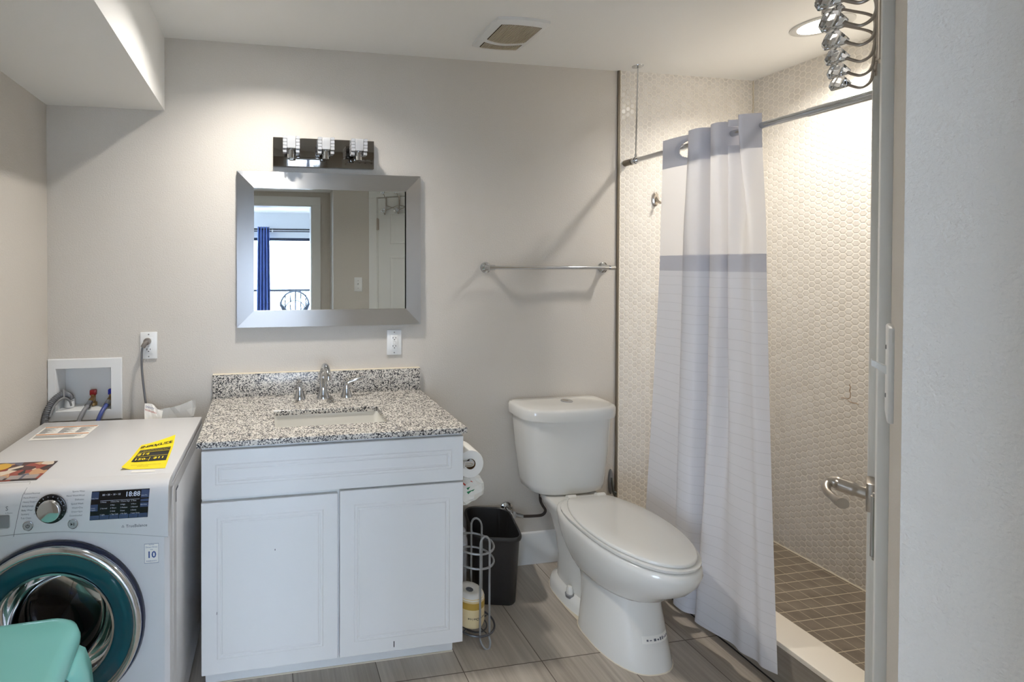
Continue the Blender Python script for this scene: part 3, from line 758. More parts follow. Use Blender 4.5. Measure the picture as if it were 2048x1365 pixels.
# control panel: profile in (y, z), wavy lower edge
b = wmb(); rows = []
nx = 30
def zlow(x): return .728 - .035 * max(0, (x + .01) / .3) ** 1.3 - .008 * max(0, (-x - .08) / .2)
for i in range(nx + 1):
    x = -.300 + .6 * i / nx; zl = zlow(x)
    rows.append([(x, FY + .06, .8515), (x, FY + .028, .8510), (x, FY + .010, .8470), (x, FY - .002, .835), (x, FY - .0075, .80), (x, FY - .0080, zl + .012), (x, FY - .006, zl + .002), (x, FY + .001, zl)])
b.loft(rows, True, True, False)
for i in range(nx):
    pass
cp = obj('control_panel', b, 'enamel', wm, sharp=50)
b = wmb(); b.tube([(-.299 + .598 * i / 40, FY - .0012, zlow(-.299 + .598 * i / 40) - .0006) for i in range(41)], .0009, 6); obj('panel_seam', b, 'grey_plastic', cp)
PY = lambda z: FY - .0080 if z < .80 else FY - .0078 + (z - .80) * .155    # panel surface
def tw(b, txt, size, x, z, al='LEFT', bold=0.0): b.text(txt, size, (x, PY(z) - .0007, z), (1, 0, 0), (0, .08, 1), al, bold)
L_ = ['Cotton/Normal', 'Perm.Press', 'Heavy Duty', 'Bulky/Large', 'Baby Wear', 'Sanitary', 'Tub Clean']; R_ = ['Sports Wear', 'Hand Wash/Wool', 'Delicates', 'Speed Wash', 'Wash+Dry', 'Drain+Spin', 'Downloaded']
for words, al in ((L_, 'LEFT'), (R_, 'RIGHT')):
    b = wmb()
    for i in range(7):
        z = .838 - i * .0108 - (.001 if al == 'RIGHT' else 0)
        tw(b, words[i], .0064, (-.083 if al == 'LEFT' else .076) - .001 * i, z, al)
        x = -.051 if al == 'LEFT' else .029
        if i in (1, 2, 4, 5): b.box(x - .004 * (al == 'LEFT'), x + .003, PY(z) - .0008, PY(z) - .0004, z - .0003, z + .0003)
    obj('programme_lettering', b, 'grey_ink', cp, fix=False)
b = wmb(); tw(b, 'TrueBalance', .0115, .186, .733); b.lathe([(.0025, -.0009), (.0045, -.0009)], (.178, PY(.733), .733), 'y', 3, False); obj('lettering', b, 'grey_ink', cp, fix=False)
b = wmb(); tw(b, '6 Motion', .005, -.128, .79); tw(b, 'S', .016, -.128, .802); obj('lettering', b, 'grey_ink', cp, fix=False)
b = wmb(); b.tube([(-.082, FY + .012, .8485), (-.086, FY - .003, .835), (-.093, FY - .0078, .80), (-.108, FY - .0079, .724)], .0006, 5); b.tube([(-.3, FY + .045, .8513), (-.089, FY + .045, .8513), (-.084, FY + .03, .8508)], .0006, 5); obj('drawer_seam', b, 'grey_ink', cp)
b = wmb(); b.box(-.165, -.118, FY - .009, FY - .005, .748, .785, .004); obj('drawer_grip', b, 'grey_plastic', cp)
zc = .796; yc = PY(zc)
b = wmb(); b.lathe([(.040, 0), (.0405, -.004), (.038, -.0055), (.030, -.0055)], (-.010, yc, zc), 'y', 40, False); obj('dial_ring', b, 'display', cp)
b = wmb()
for k in range(14):
    a = PI * .5 + (k - 6.5) * .36; b.box(-.0006, .0006, 0, .0001, 0, .003) if 0 else b.tube([(-.010 + .0335 * math.sin((k - 6.5) * .38), yc - .0058, zc + .0335 * math.cos((k - 6.5) * .38)), (-.010 + .0365 * math.sin((k - 6.5) * .38), yc - .0058, zc + .0365 * math.cos((k - 6.5) * .38))], .0006, 4)
obj('dial_ticks', b, 'lcd', cp)
b = wmb(); b.lathe([(.030, -.004), (.030, -.018), (.0285, -.0215), (.026, -.0225), (.001, -.0225)], (-.010, yc, zc), 'y', 40, False); obj('dial_knob', b, 'chrome', cp)
for x, z, sym in ((-.070, .752, 'power'), (.046, .750, 'play')):
    b = wmb(); b.lathe([(.0135, 0), (.0135, -.003), (.0122, -.004), (.0115, -.003)], (x, PY(z), z), 'y', 28, False); btn = obj('button', b, 'chrome', cp)
    b = wmb(); b.lathe([(.0117, -.002), (.0112, -.0035), (.001, -.0037)], (x, PY(z), z), 'y', 28, False); obj('button_face', b, mat('silver_button', (170, 172, 176), .3, .4), btn)
    b = wmb(); y = PY(z) - .0042
    if sym == 'power':
        b.tube([(x + .0045 * math.sin(a), y, z + .0045 * math.cos(a)) for a in [.6 + k * (2 * PI - 1.2) / 14 for k in range(15)]], .0006, 4); b.tube([(x, y, z + .0055), (x, y, z)], .0006, 4)
    else:
        b.poly([(x - .005, y, z - .004), (x + .0005, y, z), (x - .005, y, z + .004)]); b.box(x + .0015, x + .0025, y, y + .0002, z - .004, z + .004); b.box(x + .0037, x + .0047, y, y + .0002, z - .004, z + .004)
    obj('symbol', b, 'ink', btn)
# display
b = wmb(); x0, x1, z0, z1 = .092, .247, .756, .834
def dp(x, z, e=.0012): return (x + (z - .795) * .06, PY(z) - e, z)
for za, zb in ((z0, .80), (.80, z1)): b.loft([[dp(x0, za, .0012), dp(x1, za, .0012)], [dp(x0, zb, .0012), dp(x1, zb, .0012)]], False, False, False)
for p, q in (((x0, z0), (x1, z0)), ((x1, z0), (x1, .80)), ((x1, .80), (x1, z1)), ((x1, z1), (x0, z1)), ((x0, z1), (x0, .80)), ((x0, .80), (x0, z0))): b.poly([dp(*p, -.001), dp(*q, -.001), dp(*q, .0012), dp(*p, .0012)])
disp = obj('display', b, 'display', cp)
b = wmb()
def drect(b, xa, xb, za, zb, e=.0018): b.poly([dp(xa, za, e), dp(xb, za, e), dp(xb, zb, e), dp(xa, zb, e)])
drect(b, x0, x0 + .020, .813, .833); drect(b, x0, x0 + .020, .781, .800); drect(b, x1 - .022, x1, .812, .833); drect(b, x1 - .022, x1, .786, .808)
for k in range(6): drect(b, x0 + k * .0259, x0 + k * .0259 + .0245, .757, .769)
obj('touch_keys', b, 'display_key', disp, fix=False)
b = wmb()
def dt(txt, size, x, z, al='LEFT', bold=0.0): b.text(txt, size, dp(x, z, .0022), (1, 0, 0), (.06, .1, 1), al, bold)
dt('18:88', .0185, .182, .8225, 'LEFT', .0003); dt('88 \u2022 88 \u2022 18 \u2022 18', .0072, .121, .824)
drect(b, .117, .222, .8085, .8092, .0022)
for cxx, words in ((.118, ('3 Heavy', '2 Normal', '1 Light')), (.145, ('5 Extra Hot', '4 Hot', '3 Warm', '2 Cold', '1 Tap Cold')), (.172, ('5 Extra High', '4 High', '3 Medium', '2 Low', '1 No Spin')), (.200, ('5 Time', '4 More', '3 Normal', '2 Damp', '1 Low Temp'))):
    st = .0345 / (len(words) - 1)
    for i, wd in enumerate(words): dt(wd, .0048, cxx, .805 - i * st)
for xx, zz, tt in ((x0 + .001, .816, 'Delay Wash'), (x0 + .001, .790, 'Custom'), (x0 + .001, .785, 'Program'), (x1 - .021, .818, 'Steam Dry'), (x1 - .021, .793, 'Extra Rinse')): dt(tt, .0038, xx, zz)
obj('display_print', b, 'lcd', disp, fix=False)
b = wmb()
for k, tt in enumerate(('Cold Wash', 'Soil Level', 'Temp.', 'Spin Speed', 'Dry', 'Options')): dt(tt, .0042, x0 + k * .0259 + .012, .763, 'CENTER')
obj('key_print', b, 'ink', disp, fix=False)
# door
dz = .467
b = wmb(); b.lathe([(.236, 0), (.2385, -.012), (.2345, -.019), (.230, -.019)], (0, FY, dz), 'y', 64, False); dring = obj('door', b, 'navy_plastic', wm, sharp=60); dring['label'] = 'round porthole door with a chrome rim'
b = wmb(); b.lathe([(.2315, -.017), (.2305, -.029), (.222, -.036), (.213, -.034), (.209, -.026)], (0, FY, dz), 'y', 64, False); obj('door_rim', b, 'chrome', dring, sharp=60)
b = wmb(); b.lathe([(.210, -.027), (.190, -.030), (.165, -.029), (.155, -.022)], (0, FY, dz), 'y', 64, False); obj('teal_reflection_ring', b, 'teal_reflection', dring, sharp=60)
b = wmb(); b.lathe([(.157, -.024), (.150, -.014), (.142, .02), (.125, .055), (.09, .075), (.001, .082)], (0, FY, dz), 'y', 64, False); obj('glass_bowl', b, 'door_glass', dring, sharp=60)
b = wmb(); b.lathe([(.161, -.0292), (.1605, -.0312), (.155, -.0312), (.154, -.0235)], (0, FY, dz), 'y', 64, False); obj('inner_ring', b, 'chrome', dring, sharp=60)
b = wmb(); b.lathe([(.212, .045), (.205, .065), (.222, .07), (.225, .38), (.20, .40), (.06, .40), (.05, .37), (.001, .37)], (0, FY, dz), 'y', 64, False)
for k in range(3):
    a = PI / 2 + k * 2 * PI / 3; b.tube([(.20 * math.cos(a), FY + .1, dz + .20 * math.sin(a)), (.20 * math.cos(a + .25), FY + .36, dz + .20 * math.sin(a + .25))], .03, 8)
obj('drum', b, 'drum', wm, sharp=60, loc=None)
# stickers on the machine
b = wmb(); b.box(.233, .273, FY - .0008, FY - .0001, .619, .675); ws = obj('warranty_sticker', b, 'paper', wm)
b = wmb()
def st(txt, size, z, bold=0): b.text(txt, size, (.253, FY - .0014, z), (1, 0, 0), (0, 0, 1), 'CENTER', bold)
st('10', .026, .6425, .0006); st('MOTOR', .004, .6715); st('Direct Drive', .0062, .665); st('YEAR', .0035, .6578); st('WARRANTY', .0055, .625)
for q in ((.2335, .2725, .6742, .6748), (.2335, .2725, .6192, .6198), (.2335, .2341, .6192, .6748), (.2719, .2725, .6192, .6748)): b.box(q[0], q[1], FY - .0014, FY - .0009, q[2], q[3])
obj('sticker_print', b, 'blue_ink', ws, fix=False)
# sheets lying stuck on the top: corners in world coordinates
ZT = .8515
def sheet(name, a, bq, c_, d_, m, lift, nseg=14):
    """a b c d: far left, far right, near right, near left"""
    b = MB(); A, B, C_, D_ = (Vector((*q, ZT)) for q in (a, bq, c_, d_)); rows = []
    for i in range(nseg + 1):
        v = i / nseg; row = []
        for j in range(nseg + 1):
            u = j / nseg; p = (A * (1 - u) + B * u) * (1 - v) + (D_ * (1 - u) + C_ * u) * v
            row.append(p + Vector((0, 0, .0008 + lift(u, v))))
        rows.append(row)
    b.loft(rows, False, False, False); o = obj(name, b, m, wm, fix=False)
    def at(u, v, e=.0007):
        p = (A * (1 - u) + B * u) * (1 - v) + (D_ * (1 - u) + C_ * u) * v; return p + Vector((0, 0, .0008 + lift(u, v) + e))
    return o, at, ((B - A).normalized(), (A - D_).normalized(), (B - A).length, (A - D_).length)
def bar(b, at, u0, u1, v0, v1, k=10):
    b.loft([[at(u0 + (u1 - u0) * i / k, v) for i in range(k + 1)] for v in (v0, (v0 + v1) / 2, v1)], False, False, False)
lift = lambda u, v: .030 * max(0, .28 - v) ** 1.5 * 4 * (u ** 1.5) + .012 * max(0, .2 - u) * max(0, v - .6) * 8
lab, at, (ex, ey, lw, lh) = sheet('energy_label', (-.409, -.455), (-.303, -.420), (-.292, -.668), (-.420, -.660), 'yellow', lift); lab['label'] = 'yellow energy guide sheet with black print'
b = MB()
def tx(txt, size, u, v, al='CENTER', bold=0.0, e=.0012):
    P = at(u, v, e); X = (at(min(u + .1, 1), v, e) - at(u - .1, v, e)).normalized(); Y = (at(u, v - .05, e) - at(u, v + .05, e)).normalized()
    b.text(txt, size, P, X, Y, al, bold)
for i, ch in enumerate('ENERGYGUIDE'): tx(ch, .026 if i in (0, 5) else .0215, .10 + .081 * i, .145 + (.02 if i == 5 else 0), 'CENTER', .0002)
bar(b, at, .10, .945, .265, .745); tx('Based on standard US government tests', .0055, .5, .86); tx('ftc.gov/energy', .006, .45, .91)
bp_ = obj('label_print', b, 'ink', lab, fix=False)
b = MB(); tx('Compare ONLY to other labels with yellow numbers', .0052, .52, .315, 'CENTER', 0, .002); tx('Estimated Yearly Energy Cost', .0062, .55, .355, 'CENTER', 0, .002)
bar(b, lambda u, v: at(u, v, .0018), .12, .93, .39, .40); bar(b, lambda u, v: at(u, v, .0018), .12, .93, .56, .568); bar(b, lambda u, v: at(u, v, .0018), .50, .515, .60, .73, 2)
tx('$14', .024, .28, .475, 'CENTER', .0006, .002); tx('150', .022, .27, .665, 'CENTER', .0005, .002); tx('kWh', .008, .42, .68, 'CENTER', 0, .002); tx('$11', .022, .74, .65, 'CENTER', .0005, .002)
obj('reversed_print', b, 'yellow', lab, fix=False)
flat0 = lambda u, v: 0.0
o2, at, _ = sheet('instruction_sticker', (-.813, -.200), (-.619, -.207), (-.629, -.350), (-.812, -.345), 'paper', flat0, 4)
b = MB(); bar(b, at, .02, .98, .03, .08); bar(b, at, .02, .98, .60, .65); obj('orange_rules', b, 'orange_ink', o2, fix=False)
b = MB()
for c0 in (.04, .38, .70):
    for k in range(9): bar(b, at, c0, c0 + .24 - .06 * ((k * 7) % 3), .14 + k * .048, .155 + k * .048, 2)
for k in range(4): bar(b, at, .04, .9 - .1 * (k % 2), .71 + k * .05, .724 + k * .05, 2)
obj('small_print', b, 'grey_ink', o2, fix=False)
o3, at, _ = sheet('photo_sticker', (-.826, -.545), (-.634, -.555), (-.640, -.692), (-.832, -.684), 'photo', flat0, 4)
b = MB(); bar(b, at, .30, .50, .75, .95, 4); bar(b, at, .54, .72, .74, .94, 4); bar(b, at, .76, .96, .72, .92, 4); obj('pale_panels', b, mat('pale_print', (160, 150, 146), .4), o3, fix=False)
b = MB(); b.loft([[at(.22 + r * math.cos(a), .24 + r * 1.4 * math.sin(a)) for a in [2 * PI * k / 20 for k in range(20)]] for r in (.02, .14)], True, False); obj('yellow_badge', b, mat('amber_print', (214, 168, 60), .4), o3, fix=False)
o4, at, _ = sheet('bar_code_sticker', (-.385, -.672), (-.318, -.676), (-.318, -.690), (-.388, -.686), 'paper', flat0, 3)

# ------------------------------------------------------------------ mint stools in front of the washer
def stool(label, x0, x1, y0, y1, h, rot):
    cx, cy = (x0 + x1) / 2, (y0 + y1) / 2
    t = thing('stool', label, 'stool', (cx, cy, 0))
    T = Matrix.Translation((cx, cy, 0)) @ Matrix.Rotation(rot, 4, 'Z') @ Matrix.Translation((-cx, -cy, 0))
    b = MB(); b.T = T
    R = lambda d, z, r=.07: rrect(x0 + d, x1 - d, y0 + d, y1 - d, max(r - d * .4, .02), z, 8)
    b.loft([R(.03, h - .052), R(.006, h - .055), R(0, h - .045), R(-.001, h - .03), R(.004, h - .012), R(.014, h - .003), R(.03, h), R(.10, h - .002), R(.14, h - .003)], True, True)
    obj('seat', b, 'mint', t, sharp=60)
    for sx in (0, 1):
        for sy in (0, 1):
            b = MB(); b.T = T
            px, py = (x0 + .03 if not sx else x1 - .03), (y0 + .09 if not sy else y1 - .09)
            sg = 1 if sx else -1; rows = []
            for z, o_, wd in ((h - .062, -.014, .03), (h - .056, -.004, .045), (h - .058, .012, .05), (h - .070, .028, .052), (h - .11, .042, .05), (.25, .065, .036), (.0, .075, .028)):
                rows.append([(px + sg * (o_ + d1), py + d2 * wd, z + dz) for d1, d2, dz in ((0, -1, 0), (.010, -.85, .003), (.014, 0, .004), (.010, .85, .003), (0, 1, 0), (-.012, .8, -.010), (-.014, 0, -.012), (-.012, -.8, -.010))])
            b.loft(rows); obj('leg', b, 'mint', t, sharp=70)
stool('glossy mint green plastic stool in front of the washing machine', -.800, -.440, -1.235, -.873, .575, math.radians(3))

# ------------------------------------------------------------------ towel bar
t = thing('towel_bar', 'chrome towel bar on the wall above the toilet', 'towel bar', (1.37, 0, 1.457))
zt = 1.457
for x in (1.058, 1.685):
    b = MB(); b.lathe([(.0265, -.0005), (.0265, -.006), (.021, -.010), (.021, -.014), (.014, -.020), (.011, -.045), (.0125, -.060)], (x, 0, zt), 'y', 28); b.tube([(x - .014, -.068, zt), (x + .014, -.068, zt)], .0125, 16); obj('post', b, 'chrome', t)
b = MB(); b.tube([(1.058, -.068, zt), (1.685, -.068, zt)], .0085, 16); b.tube([(1.684, -.068, zt), (1.700, -.068, zt)], .0075, 14); obj('bar', b, 'chrome', t)

# ------------------------------------------------------------------ toilet
t = thing('toilet', 'white two piece toilet with closed lid between vanity and shower', 'toilet', (1.40, -.4, 0))
def egg(cx, yb, yf, hw, z, yw=None, n=40, p=2.3):
    """closed outline, flatter at the back yb, pointed at the front yf (yf < yb)"""
    yw = yw if yw is not None else yb - (yb - yf) * .45; out = []
    for k in range(n):
        a = 2 * PI * k / n; ca, sa = math.cos(a), math.sin(a)
        x = cx + hw * math.copysign(abs(ca) ** (2 / p), ca)
        if sa >= 0: y = yw + (yb - yw) * abs(sa) ** (2 / (p + 1.2))
        else: y = yw - (yw - yf) * abs(sa) ** (2 / 2.05)
        out.append((x, y, z))
    return out
TX = 1.397
b = MB()
# rear foot and rear column
b.loft([egg(TX, -.125, -.47, .115, 0), egg(TX, -.125, -.47, .115, .035), egg(TX, -.130, -.465, .106, .052), egg(TX, -.15, -.46, .080, .062)], True, True)
b.loft([egg(TX, -.145, -.46, .082, .05), egg(TX, -.145, -.46, .080, .16), egg(TX, -.13, -.46, .086, .25), egg(TX, -.10, -.46, .105, .33), egg(TX, -.055, -.46, .128, .385), egg(TX, -.045, -.46, .134, .41), egg(TX, -.050, -.455, .130, .418)], True, True)
# front pedestal flowing into the bowl
S = [(0, -.365, -.690, .138), (.008, -.365, -.690, .138), (.05, -.370, -.678, .134), (.12, -.375, -.660, .127), (.19, -.370, -.642, .122), (.238, -.350, -.638, .122), (.243, -.330, -.662, .135), (.262, -.312, -.690, .146), (.295, -.285, -.722, .158), (.33, -.262, -.768, .170), (.37, -.245, -.800, .178), (.405, -.235, -.814, .181), (.425, -.230, -.812, .179), (.432, -.235, -.803, .171)]
b.loft([egg(TX, yb, yf, hw, z, p=2.5 if z < .2 else 2.3) for z, yb, yf, hw in S], True, True)
obj('bowl', b, 'ceramic', t, sharp=50)
b = MB(); b.loft([egg(TX, -.11, -.6, .118, .0), egg(TX, -.11, -.6, .121, .004)], True, True); b.loft([egg(TX, -.36, -.693, .1405, .0005, p=2.5), egg(TX, -.362, -.691, .1385, .003, p=2.5)], True, True); obj('base_caulk', b, 'caulk', t)
b = MB(); b.loft([egg(TX, -.265, -.800, .176, .4325), egg(TX, -.262, -.806, .180, .438), egg(TX, -.262, -.806, .180, .446), egg(TX, -.268, -.798, .174, .450)], True, True); obj('seat', b, 'ceramic', t, sharp=50)
b = MB()
def lid(d, z, n=56): return [(TX - .002 + (.175 - d) * math.cos(2 * PI * k / n), min(-.302 - d, -.53 + ((.272 if math.sin(2 * PI * k / n) > 0 else .270) - d) * math.sin(2 * PI * k / n)), z) for k in range(n)]
b.loft([lid(.006, .4505), lid(.001, .4525), lid(0, .4575), lid(.002, .4625), lid(.006, .4645), lid(.07, .4665), lid(.12, .467)], True, True); obj('seat_lid', b, 'ceramic', t, sharp=50)
b = MB()
for s in (-1, 1): b.tube([(TX + s * .07 - .02, -.285, .452), (TX + s * .07 + .02, -.285, .452)], .014, 14)
obj('hinge', b, 'ceramic', t)
def dsec(hw, yb, yf, z, n=24, rb=.03):
    """tank outline: flat back, bowed front"""
    out = [(TX - hw + rb, yb, z), (TX - hw + rb * .3, yb - rb * .3, z), (TX - hw, yb - rb, z)]
    ys = yb - (yb - yf) * .55
    for k in range(n + 1):
        a = PI + PI * k / n; out.append((TX + hw * math.copysign(abs(math.cos(a)) ** .62, math.cos(a)), ys - (ys - yf) * abs(math.sin(a)) ** .9, z))
    out += [(TX + hw, yb - rb, z), (TX + hw - rb * .3, yb - rb * .3, z), (TX + hw - rb, yb, z)]
    return out
b = MB(); b.loft([dsec(.130, -.05, -.17, .419), dsec(.165, -.04, -.195, .421), dsec(.183, -.033, -.205, .432), dsec(.190, -.030, -.210, .46), dsec(.210, -.024, -.216, .62), dsec(.222, -.020, -.220, .765)], True, True); obj('tank', b, 'ceramic', t, sharp=50)
b = MB(); b.loft([dsec(.223, -.018, -.222, .7655), dsec(.236, -.014, -.236, .768), dsec(.238, -.013, -.238, .785), dsec(.238, -.013, -.238, .808), dsec(.234, -.016, -.233, .817), dsec(.222, -.024, -.220, .8215), dsec(.15, -.06, -.15, .8225)], True, True); lido = obj('tank_lid', b, 'ceramic', t, sharp=50)
b = MB(); b.lathe([(.027, .8218), (.027, .8255), (.0245, .8270), (.001, .8270)], (TX + .025, -.105, 0), 'z', 28); fb = obj('flush_button', b, 'chrome', lido)
b = MB(); b.lathe([(.015, .8268), (.015, .8282), (.001, .8284)], (TX + .018, -.105, 0), 'z', 24); obj('half_flush_button', b, 'nickel', fb)
b = MB(); b.lathe([(.014, .058), (.014, .066), (.0125, .082), (.009, .090), (.001, .092)], (TX - .098, -.318, 0), 'z', 20); bc = obj('bolt_cap', b, 'ceramic', t)
b = MB(); b.lathe([(.017, .045), (.019, .0575), (.0165, .060)], (TX - .098, -.318, 0), 'z', 20); obj('bolt_washer', b, 'grey_plastic', bc)
# small paper label on the pedestal
b = MB(); rows = []
for z in (.098, .118): rows.append([(TX + .128 * math.cos(a) * 1.0, -.515 - .150 * math.sin(a), z) for a in [math.radians(112 - 36 * k / 6) for k in range(7)]])
pts_ok = []
def ped(a, z):
    """point on the pedestal front at angle a and height z"""
    f = (z - .05) / .07; hw = .134 - .007 * f; yb = -.370 - .005 * f; yf = -.678 + .018 * f; yw = yb - (yb - yf) * .45
    ca, sa = math.cos(a), math.sin(a)
    return Vector((TX + hw * math.copysign(abs(ca) ** (2 / 2.5), ca), yw - (yw - yf) * abs(sa) ** (2 / 2.05), z))
b.loft([[ped(a, z) + Vector((.0008, -.0012, 0)) for a in [math.radians(104 - 44 * k / 8) for k in range(9)]] for z in (.096, .120)], False, False, False)
lb = obj('rating_label', b, 'paper', t, fix=False)
b = MB()
for k, (z0, z1) in enumerate(((.104, .110), (.105, .108), (.103, .111), (.104, .109), (.103, .113), (.103, .113), (.105, .109), (.104, .111), (.106, .112))):
    a0 = math.radians(98 - 4.2 * k); b.loft([[ped(a0 - math.radians(dd), z) + Vector((.0014, -.0020, 0)) for dd in (0, 1.3, 2.6)] for z in (z0, z1)], False, False, False)
obj('label_print', b, 'grey_ink', lb, fix=False)

# water supply
t = thing('water_supply_valve', 'chrome shut off valve with a dark hose feeding the toilet tank', 'valve', (1.17, 0, .28))
b = MB(); b.lathe([(.032, -.0005), (.031, -.005), (.024, -.010), (.014, -.014)], (1.172, 0, .282), 'y', 28); obj('escutcheon', b, 'chrome', t)
b = MB(); b.tube([(1.172, -.010, .282), (1.172, -.055, .280)], .009, 12); b.tube([(1.172, -.05, .280), (1.195, -.055, .274), (1.225, -.062, .268)], [.013, .012, .009], 12); b.lathe([(.018, -.058), (.019, -.066), (.001, -.070)], (1.172, 0, .280), 'y', 14); obj('valve_body', b, 'chrome', t)
b = MB(); b.tube(smooth_path([(1.222, -.062, .2685), (1.27, -.067, .268), (1.318, -.072, .272), (1.332, -.078, .295), (1.312, -.088, .325), (1.297, -.094, .352), (1.294, -.096, .385)], 8), .0065, 12); obj('supply_hose', b, 'rubber', t)
b = MB(); b.lathe([(.017, .392), (.017, .405), (.013, .4185)], (1.294, -.096, 0), 'z', 8); b.lathe([(.008, .375), (.0095, .392)], (1.294, -.096, 0), 'z', 12); obj('coupling_nut', b, 'chrome', t)
b = MB(); b.loft([[(1.737 + w_ * math.cos(a), y, .372 + h_ * math.sin(a)) for a in [2 * PI * k / 24 for k in range(24)]] for w_, h_, y in ((.013, .064, -.0008), (.013, .064, -.006), (.009, .058, -.010))])
ah = obj('adhesive_hook', b, 'grey_plastic', loc=(1.737, 0, .372)); tag(ah, 'grey oval adhesive hook low on the wall beside the toilet tank', 'hook')
b = MB(); b.tube(smooth_path([(1.738, -.008, .395), (1.738, -.018, .36), (1.738, -.024, .325), (1.738, -.034, .318), (1.738, -.038, .335)], 5), .006, 10); obj('prong', b, mat('dark_grey_plastic', (84, 88, 84), .4), ah)

# ------------------------------------------------------------------ waste basket
t = thing('waste_basket', 'black rectangular plastic waste basket between vanity and toilet', 'waste basket', (1.02, -.15, 0))
T = Matrix.Translation((1.022, -.152, 0)) @ Matrix.Rotation(math.radians(-14), 4, 'Z')
def bk(hx, hy, r, z): return rrect(-hx, hx, -hy, hy, r, z, 8)
b = MB(); b.T = T
b.loft([bk(.084, .106, .04, .0), bk(.088, .110, .045, .006), bk(.101, .131, .052, .305), bk(.099, .129, .05, .305), bk(.086, .108, .043, .010)], True, True); obj('body', b, 'black_plastic', t, sharp=50)
b = MB(); b.T = T
b.loft([bk(.1015, .1315, .052, .289), bk(.1065, .1365, .056, .289), bk(.1085, .1385, .057, .296), bk(.107, .137, .056, .306), bk(.103, .133, .053, .309), bk(.099, .129, .05, .305)], False, False); obj('rim', b, 'black_plastic', t, sharp=50)

# ------------------------------------------------------------------ toilet paper holder, roll, packet
hx, hy, hz, ry0, ry1 = .785, -.475, .716, -.455, -.350
t = thing('toilet_paper_holder', 'brushed steel L-shaped paper holder on the right side of the vanity', 'paper holder', (VX1, hy, hz))
b = MB(); b.lathe([(.022, .0005), (.022, .006), (.012, .009)], (VX1, hy, hz), 'x', 20); obj('wall_plate', b, 'nickel', t)
b = MB(); b.tube([(VX1 + .006, hy, hz), (hx - .012, hy, hz)] + [(hx - .012 + .012 * math.sin(a), hy + .012 - .012 * math.cos(a), hz) for a in (.4, .8, 1.2, 1.57)] + [(hx, ry1, hz)], .0105, 18); obj('arm', b, 'chrome', t)
rc = hz - .0095
t = thing('toilet_paper_roll', 'white toilet paper roll hanging on the steel arm beside the vanity', 'toilet paper', (hx, ry0, rc))
b = MB(); b.lathe([(.0205, ry0), (.052, ry0), (.054, ry0 + .003), (.054, ry1 - .003), (.052, ry1), (.0205, ry1)], (hx, 0, rc), 'y', 40, False); obj('tissue', b, 'tissue', t)
b = MB(); b.lathe([(.0204, ry0), (.0204, ry1), (.0194, ry1), (.0194, ry0)], (hx, 0, rc), 'y', 28, False); obj('core', b, 'cardboard', t)
t = thing('tissue_packet', 'crumpled white tissue packet with green tree print hanging beside the vanity', 'tissue packet', (VX1 + .05, -.43, .62))
b = MB(); r2 = random.Random(5)
rows = []
for i, z in enumerate((.655, .640, .622, .600, .580, .566)):
    hw_ = (.030, .050, .060, .062, .056, .030)[i]; th = (.006, .018, .026, .026, .020, .006)[i]
    rows.append([(VX1 + .010 + .055 + hw_ * math.cos(a) + r2.uniform(-.002, .002), -.44 + th * math.sin(a) + r2.uniform(-.003, .003) - .02 * i / 5, z + r2.uniform(-.003, .003) + .012 * math.cos(a)) for a in [2 * PI * k / 18 for k in range(18)]])
b.loft(rows); obj('packet', b, mat('glossy_white_film', (226, 224, 216), .35), t, flat=True)
b = MB(); b.loft([[(VX1 + .018, -.490, .708), (VX1 + .032, -.490, .708)], [(VX1 + .016, -.4885, .730), (VX1 + .034, -.4885, .730)], [(VX1 + .018, -.463, .730), (VX1 + .032, -.463, .730)], [(VX1 + .022, -.450, .690), (VX1 + .050, -.450, .690)], [(VX1 + .020, -.442, .652), (VX1 + .075, -.442, .652)]], False, False, False); obj('hanging_strap', b, 'bag_film', t, fix=False)
b = MB()
def tri(x, z, s): b.poly([(x - s * .7, -.4755, z - s * .1), (x + s * .9, -.4755, z + s * .35), (x - s * .1, -.4755, z - s * .9)])
tri(VX1 + .060, .612, .020); tri(VX1 + .052, .626, .010); tri(VX1 + .075, .600, .009); obj('green_print', b, 'green_ink', t)
b = MB(); b.tube([(VX1 + .070, -.455, .640), (VX1 + .085, -.460, .632), (VX1 + .098, -.460, .628)], .004, 6); b.tube([(VX1 + .035, -.462, .640), (VX1 + .045, -.466, .632)], .003, 6); obj('red_print', b, 'red_ink', t)

# ------------------------------------------------------------------ paper stand with rolls
SXc, SYc, SR = .832, -.385, .070
t = thing('paper_roll_stand', 'grey wire toilet paper stand on the floor beside the vanity', 'paper stand', (SXc, SYc, 0))
def circle(z, r=SR): return [(SXc + r * math.cos(2 * PI * k / 36), SYc + r * math.sin(2 * PI * k / 36), z) for k in range(36)]
b = MB(); b.tube(circle(.042, .080), .0040, 8, True); b.tube(circle(.036, .05), .0030, 8, True)
for a in (.6, 1.9, 3.5): b.tube([(SXc + SR * math.cos(a), SYc + SR * math.sin(a), .041), (SXc - SR * math.cos(a), SYc - SR * math.sin(a), .041)], .0024, 6)
obj('base_ring', b, mat('dark_coated_wire', (84, 86, 90), .35, .3), t)
b = MB(); b.tube(circle(.357, .076), .0040, 8, True); b.tube(circle(.300, .076), .0040, 8, True); obj('top_ring', b, 'wire', t)
